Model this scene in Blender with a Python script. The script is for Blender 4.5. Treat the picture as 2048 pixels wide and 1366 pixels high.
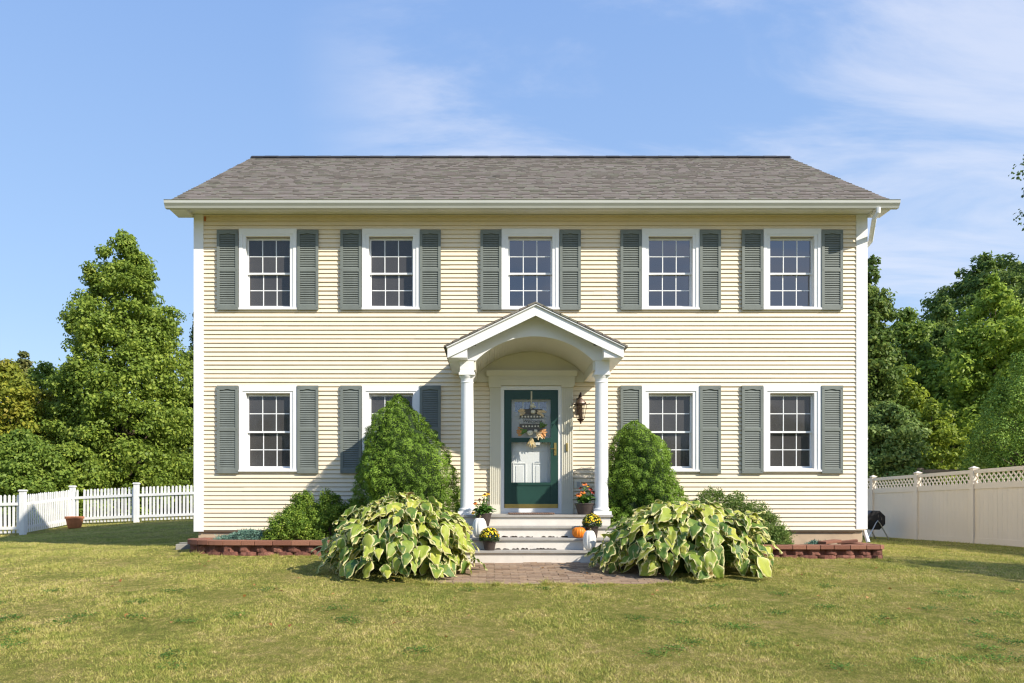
import bpy, math, random
import numpy as np
from mathutils import Vector, Matrix, noise as mnoise

random.seed(7)
RNG = np.random.default_rng(7)
R = math.radians
scene = bpy.context.scene
COL = scene.collection
for o in list(bpy.data.objects):
    bpy.data.objects.remove(o)

# ------------------------------------------------------------------ camera
D = 13.1
F = 1488.0
VX, VY = 983.0, 1005.0
CZ = 0.885
cam_d = bpy.data.cameras.new("camera")
cam = bpy.data.objects.new("camera", cam_d)
COL.objects.link(cam)
cam.location = (0, -D, CZ)
cam.rotation_euler = (R(90), 0, 0)
cam_d.sensor_width = 36
cam_d.lens = F / 2048 * 36
cam_d.shift_x = (1024 - VX) / 2048
cam_d.shift_y = (VY - 683) / 2048
cam_d.clip_start = 0.1
cam_d.clip_end = 2000
scene.camera = cam
scene.cycles.use_denoising = True
scene.cycles.filter_width = 1.25

def X(px, y=0.0): return (px - VX) * (D + y) / F
def Z(py, y=0.0): return CZ + (VY - py) * (D + y) / F

# ------------------------------------------------------------------ light
SUN = Vector((1.33, -1.0, 1.14)).normalized()
sd = bpy.data.lights.new("sun", 'SUN')
sd.energy = 4.9
sd.angle = R(0.55)
sd.color = (1.0, 0.92, 0.79)
sun = bpy.data.objects.new("sun", sd)
COL.objects.link(sun)
sun.rotation_euler = SUN.to_track_quat('Z', 'Y').to_euler()
sun.location = SUN * 60
scene.view_settings.view_transform = 'Standard'
scene.view_settings.look = 'None'
scene.view_settings.gamma = 1
scene.view_settings.exposure = 0.42

w = bpy.data.worlds.new("World")
scene.world = w
w.use_nodes = True
nt = w.node_tree
nt.nodes.clear()
def wn(t, **k):
    n = nt.nodes.new(t)
    for a, b in k.items(): setattr(n, a, b)
    return n
wout = wn('ShaderNodeOutputWorld')
wbg = wn('ShaderNodeBackground')
wbg.inputs['Strength'].default_value = 0.15
sky = wn('ShaderNodeTexSky', sky_type='NISHITA')
sky.sun_disc = False
sky.sun_elevation = math.asin(SUN.z)
sky.sun_rotation = math.atan2(SUN.x, SUN.y)
sky.altitude = 0
sky.air_density = 1.0
sky.dust_density = 1.0
sky.ozone_density = 1.4
tc = wn('ShaderNodeTexCoord')
sep = wn('ShaderNodeSeparateXYZ')
nt.links.new(tc.outputs['Generated'], sep.inputs[0])
def wmath(op, a, b=None, clamp=False):
    n = wn('ShaderNodeMath', operation=op)
    n.use_clamp = clamp
    for i, v in enumerate((a, b)):
        if v is None: continue
        if isinstance(v, (int, float)): n.inputs[i].default_value = v
        else: nt.links.new(v, n.inputs[i])
    return n.outputs[0]
den = wmath('ADD', wmath('MAXIMUM', sep.outputs[2], 0.0), 0.25)
u = wmath('DIVIDE', sep.outputs[0], den)
v = wmath('DIVIDE', sep.outputs[1], den)
cmb = wn('ShaderNodeCombineXYZ')
nt.links.new(u, cmb.inputs[0]); nt.links.new(v, cmb.inputs[1])
mp = wn('ShaderNodeMapping')
mp.inputs['Rotation'].default_value = (0, 0, R(35))
mp.inputs['Scale'].default_value = (1.0, 2.3, 1)
mp.inputs['Location'].default_value = (1.3, 2.2, 0)
nt.links.new(cmb.outputs[0], mp.inputs[0])
nz = wn('ShaderNodeTexNoise')
nz.inputs['Scale'].default_value = 1.25
nz.inputs['Detail'].default_value = 8
nz.inputs['Roughness'].default_value = 0.6
nz.inputs['Distortion'].default_value = 0.7
nt.links.new(mp.outputs[0], nz.inputs['Vector'])
rp = wn('ShaderNodeMapRange')
rp.interpolation_type = 'SMOOTHSTEP'
rp.inputs['From Min'].default_value = 0.37
rp.inputs['From Max'].default_value = 0.64
nt.links.new(nz.outputs['Fac'], rp.inputs['Value'])
def blob(d, lo, hi):
    n = wn('ShaderNodeVectorMath', operation='DOT_PRODUCT')
    nm = wn('ShaderNodeVectorMath', operation='NORMALIZE')
    nt.links.new(tc.outputs['Generated'], nm.inputs[0])
    nt.links.new(nm.outputs[0], n.inputs[0])
    n.inputs[1].default_value = Vector(d).normalized()
    m = wn('ShaderNodeMapRange'); m.interpolation_type = 'SMOOTHSTEP'
    m.inputs['From Min'].default_value = lo
    m.inputs['From Max'].default_value = hi
    nt.links.new(n.outputs['Value'], m.inputs['Value'])
    return m.outputs[0]
m1 = blob((0.42, 1, 0.60), 0.86, 0.97)
m2 = blob((0.24, 1, 0.54), 0.90, 0.975)
m3 = blob((0.40, -1, 0.34), 0.90, 0.98)
mask = wmath('MAXIMUM', wmath('MAXIMUM', m1, wmath('MULTIPLY', m2, 0.95)), wmath('MULTIPLY', m3, 1.2), True)
dens = wmath('MULTIPLY', wmath('MULTIPLY', rp.outputs[0], mask), 0.54, True)
# thin milky veil nearer the horizon
mixc = wn('ShaderNodeMix', data_type='RGBA')
mixc.inputs['B'].default_value = (4.6, 4.7, 5.2, 1)
hs = wn('ShaderNodeHueSaturation')
hs.inputs['Saturation'].default_value = 1.08; hs.inputs['Value'].default_value = 1.25
nt.links.new(sky.outputs[0], hs.inputs['Color'])
grad = wn('ShaderNodeValToRGB')
ge = grad.color_ramp.elements
ge[0].position = 0.0; ge[0].color = (2.9, 3.7, 4.9, 1)
ge[1].position = 0.6; ge[1].color = (1.35, 2.3, 4.4, 1)
e_ = ge.new(.22); e_.color = (2.1, 3.1, 4.7, 1)
nt.links.new(sep.outputs[2], grad.inputs[0])
gm_ = wn('ShaderNodeMix', data_type='RGBA'); gm_.inputs['Factor'].default_value = .8
nt.links.new(hs.outputs[0], gm_.inputs['A']); nt.links.new(grad.outputs[0], gm_.inputs['B'])
nt.links.new(gm_.outputs['Result'], mixc.inputs['A'])
nt.links.new(dens, mixc.inputs['Factor'])
nt.links.new(mixc.outputs['Result'], wbg.inputs['Color'])
nt.links.new(wbg.outputs[0], wout.inputs[0])

# ------------------------------------------------------------------ materials
MATS = {}
def new_mat(name):
    m = bpy.data.materials.new(name); m.use_nodes = True
    m.node_tree.nodes.clear()
    return m
class NT:
    def __init__(s, m): s.t = m.node_tree
    def n(s, t, **k):
        nn = s.t.nodes.new(t)
        for a, b in k.items(): setattr(nn, a, b)
        return nn
    def l(s, a, b): s.t.links.new(a, b)
    def pos(s): return s.n('ShaderNodeNewGeometry').outputs['Position']
    def noise(s, scale, detail=4, rough=.55, vec=None, stretch=None):
        nn = s.n('ShaderNodeTexNoise')
        nn.inputs['Scale'].default_value = scale
        nn.inputs['Detail'].default_value = detail
        nn.inputs['Roughness'].default_value = rough
        v = vec or s.pos()
        if stretch:
            mpn = s.n('ShaderNodeMapping'); mpn.inputs['Scale'].default_value = stretch
            s.l(v, mpn.inputs[0]); v = mpn.outputs[0]
        s.l(v, nn.inputs['Vector'])
        return nn.outputs['Fac']
    def ramp(s, fac, stops):
        r = s.n('ShaderNodeValToRGB')
        e = r.color_ramp.elements
        while len(e) < len(stops): e.new(0.5)
        for i, (p, c) in enumerate(stops):
            e[i].position = p; e[i].color = (*c, 1) if len(c) == 3 else c
        s.l(fac, r.inputs[0]); return r.outputs[0]
    def mix(s, f, a, b, blend='MIX'):
        mx = s.n('ShaderNodeMix', data_type='RGBA', blend_type=blend)
        for nm, vv in (('Factor', f), ('A', a), ('B', b)):
            if isinstance(vv, (int, float)): mx.inputs[nm].default_value = vv
            elif isinstance(vv, tuple): mx.inputs[nm].default_value = (*vv, 1) if len(vv) == 3 else vv
            else: s.l(vv, mx.inputs[nm])
        return mx.outputs['Result']
    def rng(s, f, a, b, c=0., d=1.):
        mr = s.n('ShaderNodeMapRange')
        for i, vv in enumerate((a, b, c, d)): mr.inputs[i + 1].default_value = vv
        s.l(f, mr.inputs[0]); return mr.outputs[0]
    def attr(s, name):
        a = s.n('ShaderNodeAttribute'); a.attribute_name = name
        return a.outputs['Fac']
    def bump(s, h, strength=.3, dist=.01):
        b = s.n('ShaderNodeBump'); b.inputs['Strength'].default_value = strength
        b.inputs['Distance'].default_value = dist
        s.l(h, b.inputs['Height']); return b.outputs[0]
    def out(s, sh): s.l(sh, s.n('ShaderNodeOutputMaterial').inputs[0])
    def pbr(s, col, rough=.6, spec=.4, metal=0., bump=None):
        p = s.n('ShaderNodeBsdfPrincipled')
        if isinstance(col, tuple): p.inputs['Base Color'].default_value = (*col, 1)
        else: s.l(col, p.inputs['Base Color'])
        if isinstance(rough, (int, float)): p.inputs['Roughness'].default_value = rough
        else: s.l(rough, p.inputs['Roughness'])
        p.inputs['Specular IOR Level'].default_value = spec
        p.inputs['Metallic'].default_value = metal
        if bump is not None: s.l(bump, p.inputs['Normal'])
        return p.outputs[0]

def paint(name, c, var=.06, rough=.5, scale=3., grime=.0, bump=.08, stretch=None, fine=60):
    m = new_mat(name); t = NT(m)
    a = tuple(x * (1 - var) for x in c); b = tuple(min(1, x * (1 + var)) for x in c)
    n1 = t.noise(scale, 5, .6, stretch=stretch)
    col = t.mix(t.rng(n1, .3, .7), a, b)
    if grime > 0:
        g = t.noise(scale * 2.7, 6, .7, stretch=stretch)
        col = t.mix(t.rng(g, .58, .75, 0, grime), col, tuple(x * .45 for x in c))
    nb = t.noise(fine, 3, .6)
    t.out(t.pbr(col, rough, .35, 0, t.bump(nb, bump, .01)))
    MATS[name] = m; return m

def paint_rnd(name, stops, rough=.85, nscale=40, nmix=.35, bump=.4, bdist=.01):
    """colour picked per piece by the 'rnd' attribute, plus fine grain"""
    m = new_mat(name); t = NT(m)
    col = t.ramp(t.attr('rnd'), stops)
    nn = t.noise(nscale, 4, .7)
    col = t.mix(t.rng(nn, .3, .7, 0, nmix), col, (.0, .0, .0), 'MULTIPLY') if False else \
        t.mix(nmix, col, t.ramp(nn, [(.3, (.35, .35, .35)), (.7, (1.0, 1.0, 1.0))]), 'MULTIPLY')
    t.out(t.pbr(col, rough, .25, 0, t.bump(nn, bump, bdist)))
    MATS[name] = m; return m

M = MATS
paint('siding', (.81, .70, .53), .035, .55, 1.3, .10, .05, stretch=(1.6, 1, .7))
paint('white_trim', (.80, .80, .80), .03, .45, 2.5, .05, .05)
paint('white_shade', (.70, .67, .56), .03, .5, 2.5, .03, .04)  # trim white for the porch, its shade put into the colour
paint('gutter_paint', (.50, .51, .47), .03, .4, 2, .05, .03)
paint('vinyl_sash', (.78, .79, .80), .02, .35, 4, .0, .02)
paint('shutter_paint', (.172, .192, .176), .10, .5, 5, .06, .06, stretch=(1, 1, .4))
paint('door_green', (.020, .062, .049), .1, .35, 4, .0, .05)
paint('door_white', (.84, .84, .83), .03, .45, 3, .0, .03)
paint('step_white', (.67, .63, .57), .06, .65, 6, .28, .15)
paint('step_grey', (.36, .34, .31), .12, .7, 9, .4, .2)
paint('fence_white', (.74, .74, .73), .05, .6, 3, .12, .1)
paint('vinyl_beige', (.77, .70, .61), .03, .45, 1.2, .05, .03, stretch=(1, 1, .5))
paint('concrete', (.50, .38, .26), .10, .9, 5, .12, .3)
paint('grey_concrete', (.25, .24, .21), .1, .9, 8, .2, .3)
paint('terracotta', (.50, .19, .09), .1, .8, 12, .15, .2)
paint('pot_dark', (.06, .045, .04), .25, .5, 20, .0, .15)
paint('black_plastic', (.018, .018, .02), .1, .45, 10, .0, .1)
paint('bark', (.10, .075, .055), .3, .95, 6, .4, .8, stretch=(3, 3, .6), fine=25)
paint('stem_green', (.12, .20, .05), .2, .6, 9, .0, .1)
paint('stem_brown', (.16, .11, .07), .2, .8, 9, .0, .1)
paint('mulch', (.09, .055, .04), .45, .95, 25, .5, .9, fine=35)
paint('old_wood', (.22, .18, .14), .2, .9, 6, .3, .4, stretch=(1, 1, 6))
paint('interior_wall', (.33, .31, .30), .05, .8, 1, .0, .02)
paint('curtain', (.55, .54, .54), .05, .8, 4, .0, .1)
paint('dark_soil', (.04, .03, .02), .3, .95, 30, .0, .6)
paint('peeled', (.03, .02, .015), .4, .9, 40, .0, .5)
paint('pumpkin_orange', (.80, .22, .015), .1, .45, 9, .0, .1)
paint('pumpkin_white', (.80, .78, .72), .05, .5, 9, .06, .1)
paint('pumpkin_stem', (.28, .24, .12), .2, .8, 20, .0, .3)
paint('straw', (.60, .47, .24), .25, .8, 20, .0, .2)
paint('sign_grey', (.42, .42, .41), .15, .7, 25, .1, .2, stretch=(.3, 1, 4))
paint('sign_dark', (.12, .11, .10), .2, .7, 25, .0, .2)
paint('letter_dark', (.03, .03, .035), .1, .6, 25, .0, .1)
paint('ribbon', (.60, .55, .42), .06, .7, 30, .0, .1)
paint('leaf_orange', (.60, .30, .12), .3, .7, 18, .0, .2)
paint('leaf_tan', (.68, .52, .32), .25, .7, 18, .0, .2)
paint('wreath_white', (.75, .70, .56), .06, .6, 20, .0, .15)
paint('red_petal', (.50, .045, .02), .25, .5, 30, .0, .1)
paint('orange_petal', (.75, .20, .02), .25, .5, 30, .0, .1)
paint('yellow_petal', (.82, .50, .02), .2, .5, 30, .0, .1)
paint('cone_brown', (.10, .035, .015), .3, .8, 60, .0, .4)
paint('dirt_ground', (.12, .09, .06), .3, .95, 12, .2, .8)

def metal(name, c, rough, var=.1):
    m = new_mat(name); t = NT(m)
    n1 = t.noise(14, 4, .6)
    col = t.mix(n1, tuple(x * (1 - var) for x in c), tuple(x * (1 + var) for x in c))
    t.out(t.pbr(col, rough, .5, 1.0)); M[name] = m
metal('brass', (.50, .36, .12), .35, .25)
metal('lantern_metal', (.085, .055, .045), .5, .3)
metal('lantern_top', (.36, .27, .24), .45, .15)
metal('steel_tube', (.55, .55, .55), .35)

def front_fresnel(t, ior):
    # panes are thin: only the outer face of each sheet reflects
    fr = t.n('ShaderNodeFresnel'); fr.inputs[0].default_value = ior
    g = t.n('ShaderNodeNewGeometry')
    inv = t.n('ShaderNodeMath', operation='SUBTRACT'); inv.inputs[0].default_value = 1; t.l(g.outputs['Backfacing'], inv.inputs[1])
    mu = t.n('ShaderNodeMath', operation='MULTIPLY'); t.l(fr.outputs[0], mu.inputs[0]); t.l(inv.outputs[0], mu.inputs[1])
    return mu.outputs[0]
def glass(name, tint, refl, rough=.015, wav=.02):
    m = new_mat(name); t = NT(m)
    tr = t.n('ShaderNodeBsdfTransparent'); tr.inputs[0].default_value = (*tint, 1)
    gl = t.n('ShaderNodeBsdfGlossy'); gl.inputs['Roughness'].default_value = rough
    gl.inputs[0].default_value = (.95, .95, 1, 1)
    t.l(t.bump(t.noise(2.2, 2, .5), wav, .03), gl.inputs['Normal'])
    mx = t.n('ShaderNodeMixShader')
    t.l(front_fresnel(t, refl), mx.inputs[0]); t.l(tr.outputs[0], mx.inputs[1]); t.l(gl.outputs[0], mx.inputs[2])
    t.out(mx.outputs[0]); M[name] = m
glass('window_glass', (.38, .40, .44), 2.4)
glass('storm_glass', (.95, .96, .96), 1.42)
m = new_mat('screened_glass'); t = NT(m)
tr = t.n('ShaderNodeBsdfTransparent'); tr.inputs[0].default_value = (.5, .5, .5, 1)
df = t.n('ShaderNodeBsdfDiffuse'); t.l(t.mix(t.noise(3, 3, .6), (.10, .095, .10), (.15, .145, .14)), df.inputs[0])
gl = t.n('ShaderNodeBsdfGlossy'); gl.inputs['Roughness'].default_value = .05; t.l(t.bump(t.noise(2.2, 2, .5), .02, .03), gl.inputs['Normal'])
ma = t.n('ShaderNodeMixShader'); ma.inputs[0].default_value = .45; t.l(tr.outputs[0], ma.inputs[1]); t.l(df.outputs[0], ma.inputs[2])
mc = t.n('ShaderNodeMixShader')
t.l(front_fresnel(t, 1.6), mc.inputs[0]); t.l(ma.outputs[0], mc.inputs[1]); t.l(gl.outputs[0], mc.inputs[2]); t.out(mc.outputs[0])
M['screened_glass'] = m
glass('lantern_glass', (.97, .97, .95), 1.45)

# roof shingles
paint_rnd('shingle', [(0, (.15, .138, .118)), (.25, (.21, .187, .155)), (.5, (.235, .20, .18)),
                      (.75, (.21, .205, .155)), (1, (.28, .25, .225))], .95, 70, .35, .5, .004)
paint_rnd('ridge_dark', [(0, (.03, .03, .035)), (1, (.05, .05, .055))], .9, 40, .4)
paint_rnd('block_red', [(0, (.19, .085, .062)), (.5, (.27, .115, .085)), (1, (.35, .16, .115))], .95, 70, .65, .9, .015)
paint_rnd('cap_red', [(0, (.24, .105, .07)), (.5, (.30, .135, .09)), (1, (.35, .165, .105))], .9, 60, .4, .5, .008)
paint_rnd('paver', [(0, (.27, .18, .12)), (.4, (.37, .26, .175)), (.7, (.42, .29, .19)), (1, (.33, .25, .185))], .95, 22, .6, .7, .01)

GAIN = {'needle_spruce': 1.15, 'leaf_linden': 1.5, 'leaf_green': 1.4, 'leaf_dark': 1.6, 'leaf_maple': 1.6, 'leaf_thuja': 2.2, 'leaf_spire': 1.7, 'leaf_box': 2.0, 'leaf_azalea': 2.2}
def foliage_mat(name, stops, accent=None, trans=.42, rough=.5, clump=.35, nscale=.8, spec=.25, gain=1.35):
    m = new_mat(name); t = NT(m)
    gain = GAIN.get(name, gain)
    stops = [(p_, tuple(min(.85, q * gain) for q in c_)) for p_, c_ in stops]
    a = t.attr('rnd'); c = t.attr('clump')
    mm = t.n('ShaderNodeMath', operation='MULTIPLY_ADD')
    mm.inputs[1].default_value = clump
    t.l(c, mm.inputs[0])
    m2 = t.n('ShaderNodeMath', operation='MULTIPLY'); m2.inputs[1].default_value = 1 - clump
    t.l(a, m2.inputs[0]); t.l(m2.outputs[0], mm.inputs[2])
    col = t.ramp(mm.outputs[0], stops)
    if accent:
        ac, lo, hi, amt = accent
        col = t.mix(t.rng(t.noise(nscale, 3, .6), lo, hi, 0, amt), col, ac)
    p = t.pbr(col, rough, spec)
    tl = t.n('ShaderNodeBsdfTranslucent'); t.l(t.mix(.5, col, (.5, .6, .1), 'MIX') if False else col, tl.inputs[0])
    mx = t.n('ShaderNodeMixShader'); mx.inputs[0].default_value = trans
    t.l(p, mx.inputs[1]); t.l(tl.outputs[0], mx.inputs[2])
    t.out(mx.outputs[0]); M[name] = m
foliage_mat('leaf_linden', [(0, (.07, .11, .018)), (.5, (.155, .22, .034)), (1, (.31, .36, .06))], ((.34, .23, .04), .62, .8, .35))
foliage_mat('leaf_autumn', [(0, (.09, .13, .02)), (.5, (.22, .25, .035)), (1, (.38, .36, .05))], ((.42, .21, .035), .55, .75, .6), nscale=.5)
foliage_mat('leaf_green', [(0, (.06, .11, .018)), (.5, (.15, .22, .036)), (1, (.28, .35, .065))])
foliage_mat('leaf_dark', [(0, (.03, .055, .015)), (.5, (.075, .12, .028)), (1, (.14, .19, .045))])
foliage_mat('leaf_maple', [(0, (.035, .07, .015)), (.5, (.09, .14, .03)), (1, (.19, .23, .055))], ((.25, .14, .03), .66, .85, .4))
foliage_mat('leaf_bright', [(0, (.09, .15, .022)), (.5, (.22, .31, .045)), (1, (.42, .50, .09))])
foliage_mat('leaf_yellow', [(0, (.07, .12, .015)), (.5, (.19, .25, .03)), (1, (.36, .41, .05))])
foliage_mat('leaf_silver', [(0, (.05, .10, .022)), (.5, (.15, .22, .055)), (1, (.34, .42, .15))])
foliage_mat('leaf_thuja', [(0, (.035, .075, .014)), (.5, (.09, .15, .025)), (1, (.18, .25, .04))], ((.20, .10, .025), .6, .8, .6), trans=.15)
foliage_mat('leaf_spire', [(0, (.03, .05, .014)), (.5, (.09, .10, .03)), (1, (.17, .16, .05))], trans=.15)
foliage_mat('needle_spruce', [(0, (.06, .12, .012)), (.5, (.15, .25, .026)), (1, (.28, .42, .055))], trans=.12, rough=.6, clump=.3)
foliage_mat('leaf_box', [(0, (.035, .075, .012)), (.5, (.10, .16, .022)), (1, (.25, .31, .05))], ((.28, .24, .05), .6, .8, .3), nscale=6)
foliage_mat('leaf_azalea', [(0, (.03, .065, .015)), (.5, (.085, .13, .03)), (1, (.20, .24, .07))], ((.20, .09, .04), .62, .8, .3), nscale=7)
foliage_mat('leaf_juniper', [(0, (.05, .10, .075)), (.5, (.11, .20, .155)), (1, (.22, .34, .27))], trans=.1)
foliage_mat('leaf_perennial', [(0, (.03, .09, .015)), (.5, (.075, .17, .03)), (1, (.17, .29, .05))])
foliage_mat('leaf_mum', [(0, (.025, .05, .02)), (.5, (.05, .09, .03)), (1, (.10, .15, .05))])
foliage_mat('flower_yellow', [(0, (.60, .28, .01)), (.5, (.75, .46, .015)), (1, (.85, .62, .04))], trans=.1)
foliage_mat('dry_leaf', [(0, (.16, .06, .02)), (.5, (.36, .17, .05)), (1, (.50, .32, .12))], trans=.1)

# hosta leaf: green heart, yellow flush, cream wavy edge, pleated veins
m = new_mat('hosta_leaf'); t = NT(m)
edge, rnd_, lv = t.attr('edge'), t.attr('rnd'), t.attr('vein')
body = t.ramp(rnd_, [(0, (.055, .14, .035)), (.3, (.14, .24, .045)), (.55, (.33, .42, .06)), (.8, (.54, .56, .09)), (1, (.68, .62, .14))])
nn = t.noise(9, 4, .6)
body = t.mix(t.rng(nn, .50, .70, 0, .55), body, (.42, .45, .05))
brown = t.mix(t.rng(t.noise(5.5, 4, .6), .60, .72, 0, .8), (.74, .68, .33), (.44, .24, .08))
ed = t.n('ShaderNodeMath', operation='ADD'); t.l(edge, ed.inputs[0])
t.l(t.rng(t.noise(28, 3, .5), .3, .7, -.14, .14), ed.inputs[1])
col = t.mix(t.rng(ed.outputs[0], .76, .86), body, brown)
dry = t.mix(t.rng(t.noise(3.1, 4, .6), .64, .70, 0, .85), col, (.42, .24, .09))
wv = t.n('ShaderNodeTexWave'); wv.wave_type = 'BANDS'
sn = t.n('ShaderNodeMath', operation='SINE')
sm = t.n('ShaderNodeMath', operation='MULTIPLY'); sm.inputs[1].default_value = 38
t.l(lv, sm.inputs[0]); t.l(sm.outputs[0], sn.inputs[0])
p = t.pbr(dry, .42, .35, 0, t.bump(sn.outputs[0], .25, .004))
tl = t.n('ShaderNodeBsdfTranslucent'); t.l(dry, tl.inputs[0])
mx = t.n('ShaderNodeMixShader'); mx.inputs[0].default_value = .3
t.l(p, mx.inputs[1]); t.l(tl.outputs[0], mx.inputs[2]); t.out(mx.outputs[0])
M['hosta_leaf'] = m

# lawn colours shared by the soil sheet and the blades
def lawn_col(t, fine=None):
    a = t.noise(.55, 5, .62)
    b = t.noise(2.6, 5, .65)
    c = t.noise(9.0, 4, .65)
    mm = t.n('ShaderNodeMath', operation='MULTIPLY_ADD'); mm.inputs[1].default_value = .26
    m2 = t.n('ShaderNodeMath', operation='MULTIPLY_ADD'); m2.inputs[1].default_value = .34
    m3 = t.n('ShaderNodeMath', operation='MULTIPLY'); m3.inputs[1].default_value = .45
    t.l(a, mm.inputs[0]); t.l(b, m2.inputs[0]); t.l(c, m3.inputs[0])
    t.l(m3.outputs[0], m2.inputs[2]); t.l(m2.outputs[0], mm.inputs[2])
    return mm.outputs[0]
m = new_mat('lawn_soil'); t = NT(m)
f = lawn_col(t)
col = t.ramp(f, [(.40, (.17, .19, .04)), (.50, (.25, .245, .06)), (.58, (.32, .28, .09)), (.66, (.40, .32, .14))])
fn = t.noise(60, 4, .8)
col = t.mix(.75, col, t.ramp(fn, [(.3, (.35, .35, .3)), (.7, (1.25, 1.2, 1.0))]), 'MULTIPLY')
t.out(t.pbr(col, .9, .15, 0, t.bump(t.noise(45, 5, .8), 1.0, .04)))
M['lawn_soil'] = m
m = new_mat('grass_blade'); t = NT(m)
f = lawn_col(t)
aa = t.n('ShaderNodeMath', operation='MULTIPLY_ADD'); aa.inputs[1].default_value = .27
ab = t.n('ShaderNodeMath', operation='SUBTRACT'); ab.inputs[1].default_value = .5
t.l(t.attr('rnd'), ab.inputs[0]); t.l(ab.outputs[0], aa.inputs[0]); t.l(f, aa.inputs[2])
col = t.ramp(aa.outputs[0], [(.36, (.20, .26, .045)), (.46, (.36, .39, .08)), (.56, (.54, .49, .14)), (.69, (.74, .60, .28))])
p = t.pbr(col, .55, .25)
tl = t.n('ShaderNodeBsdfTranslucent'); t.l(col, tl.inputs[0])
mx = t.n('ShaderNodeMixShader'); mx.inputs[0].default_value = .3
t.l(p, mx.inputs[1]); t.l(tl.outputs[0], mx.inputs[2]); t.out(mx.outputs[0])
M['grass_blade'] = m

# ------------------------------------------------------------------ builders
def wloc(o):
    v = Vector((0, 0, 0))
    while o is not None:
        v += Vector(o.location); o = o.parent
    return v
def tag(o, label=None, cat=None, group=None, kind=None):
    if label: o['label'] = label
    if cat: o['category'] = cat
    if group: o['group'] = group
    if kind: o['kind'] = kind
    return o
def empty(name, loc, label=None, cat=None, group=None):
    o = bpy.data.objects.new(name, None); COL.objects.link(o)
    o.location = loc; o.empty_display_size = .2
    return tag(o, label, cat, group)
def np_mesh(name, V, faces_n, idx, mat, parent=None, attrs=None, smooth=False, origin=None):
    """V (n,3); faces_n = verts per face (int); idx (m, faces_n)"""
    V = np.asarray(V, np.float32); idx = np.asarray(idx, np.int32)
    if origin is None:
        mn, mxx = V.min(0), V.max(0)
        origin = np.array([(mn[0] + mxx[0]) / 2, (mn[1] + mxx[1]) / 2, mn[2]])
    V = V - np.asarray(origin, np.float32)
    me = bpy.data.meshes.new(name)
    me.vertices.add(len(V)); me.vertices.foreach_set('co', V.ravel())
    me.loops.add(idx.size); me.loops.foreach_set('vertex_index', idx.ravel())
    me.polygons.add(len(idx))
    me.polygons.foreach_set('loop_start', np.arange(len(idx), dtype=np.int32) * faces_n)
    for k, (dom, arr) in (attrs or {}).items():
        a = me.attributes.new(k, 'FLOAT', dom); a.data.foreach_set('value', np.asarray(arr, np.float32).ravel())
    me.update(calc_edges=True)
    if smooth: me.polygons.foreach_set('use_smooth', np.ones(len(idx), bool))
    me.materials.append(M[mat] if isinstance(mat, str) else mat)
    o = bpy.data.objects.new(name, me); COL.objects.link(o)
    if parent is not None: o.parent = parent
    o.location = Vector(origin) - (wloc(parent) if parent else Vector((0, 0, 0)))
    return o

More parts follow.
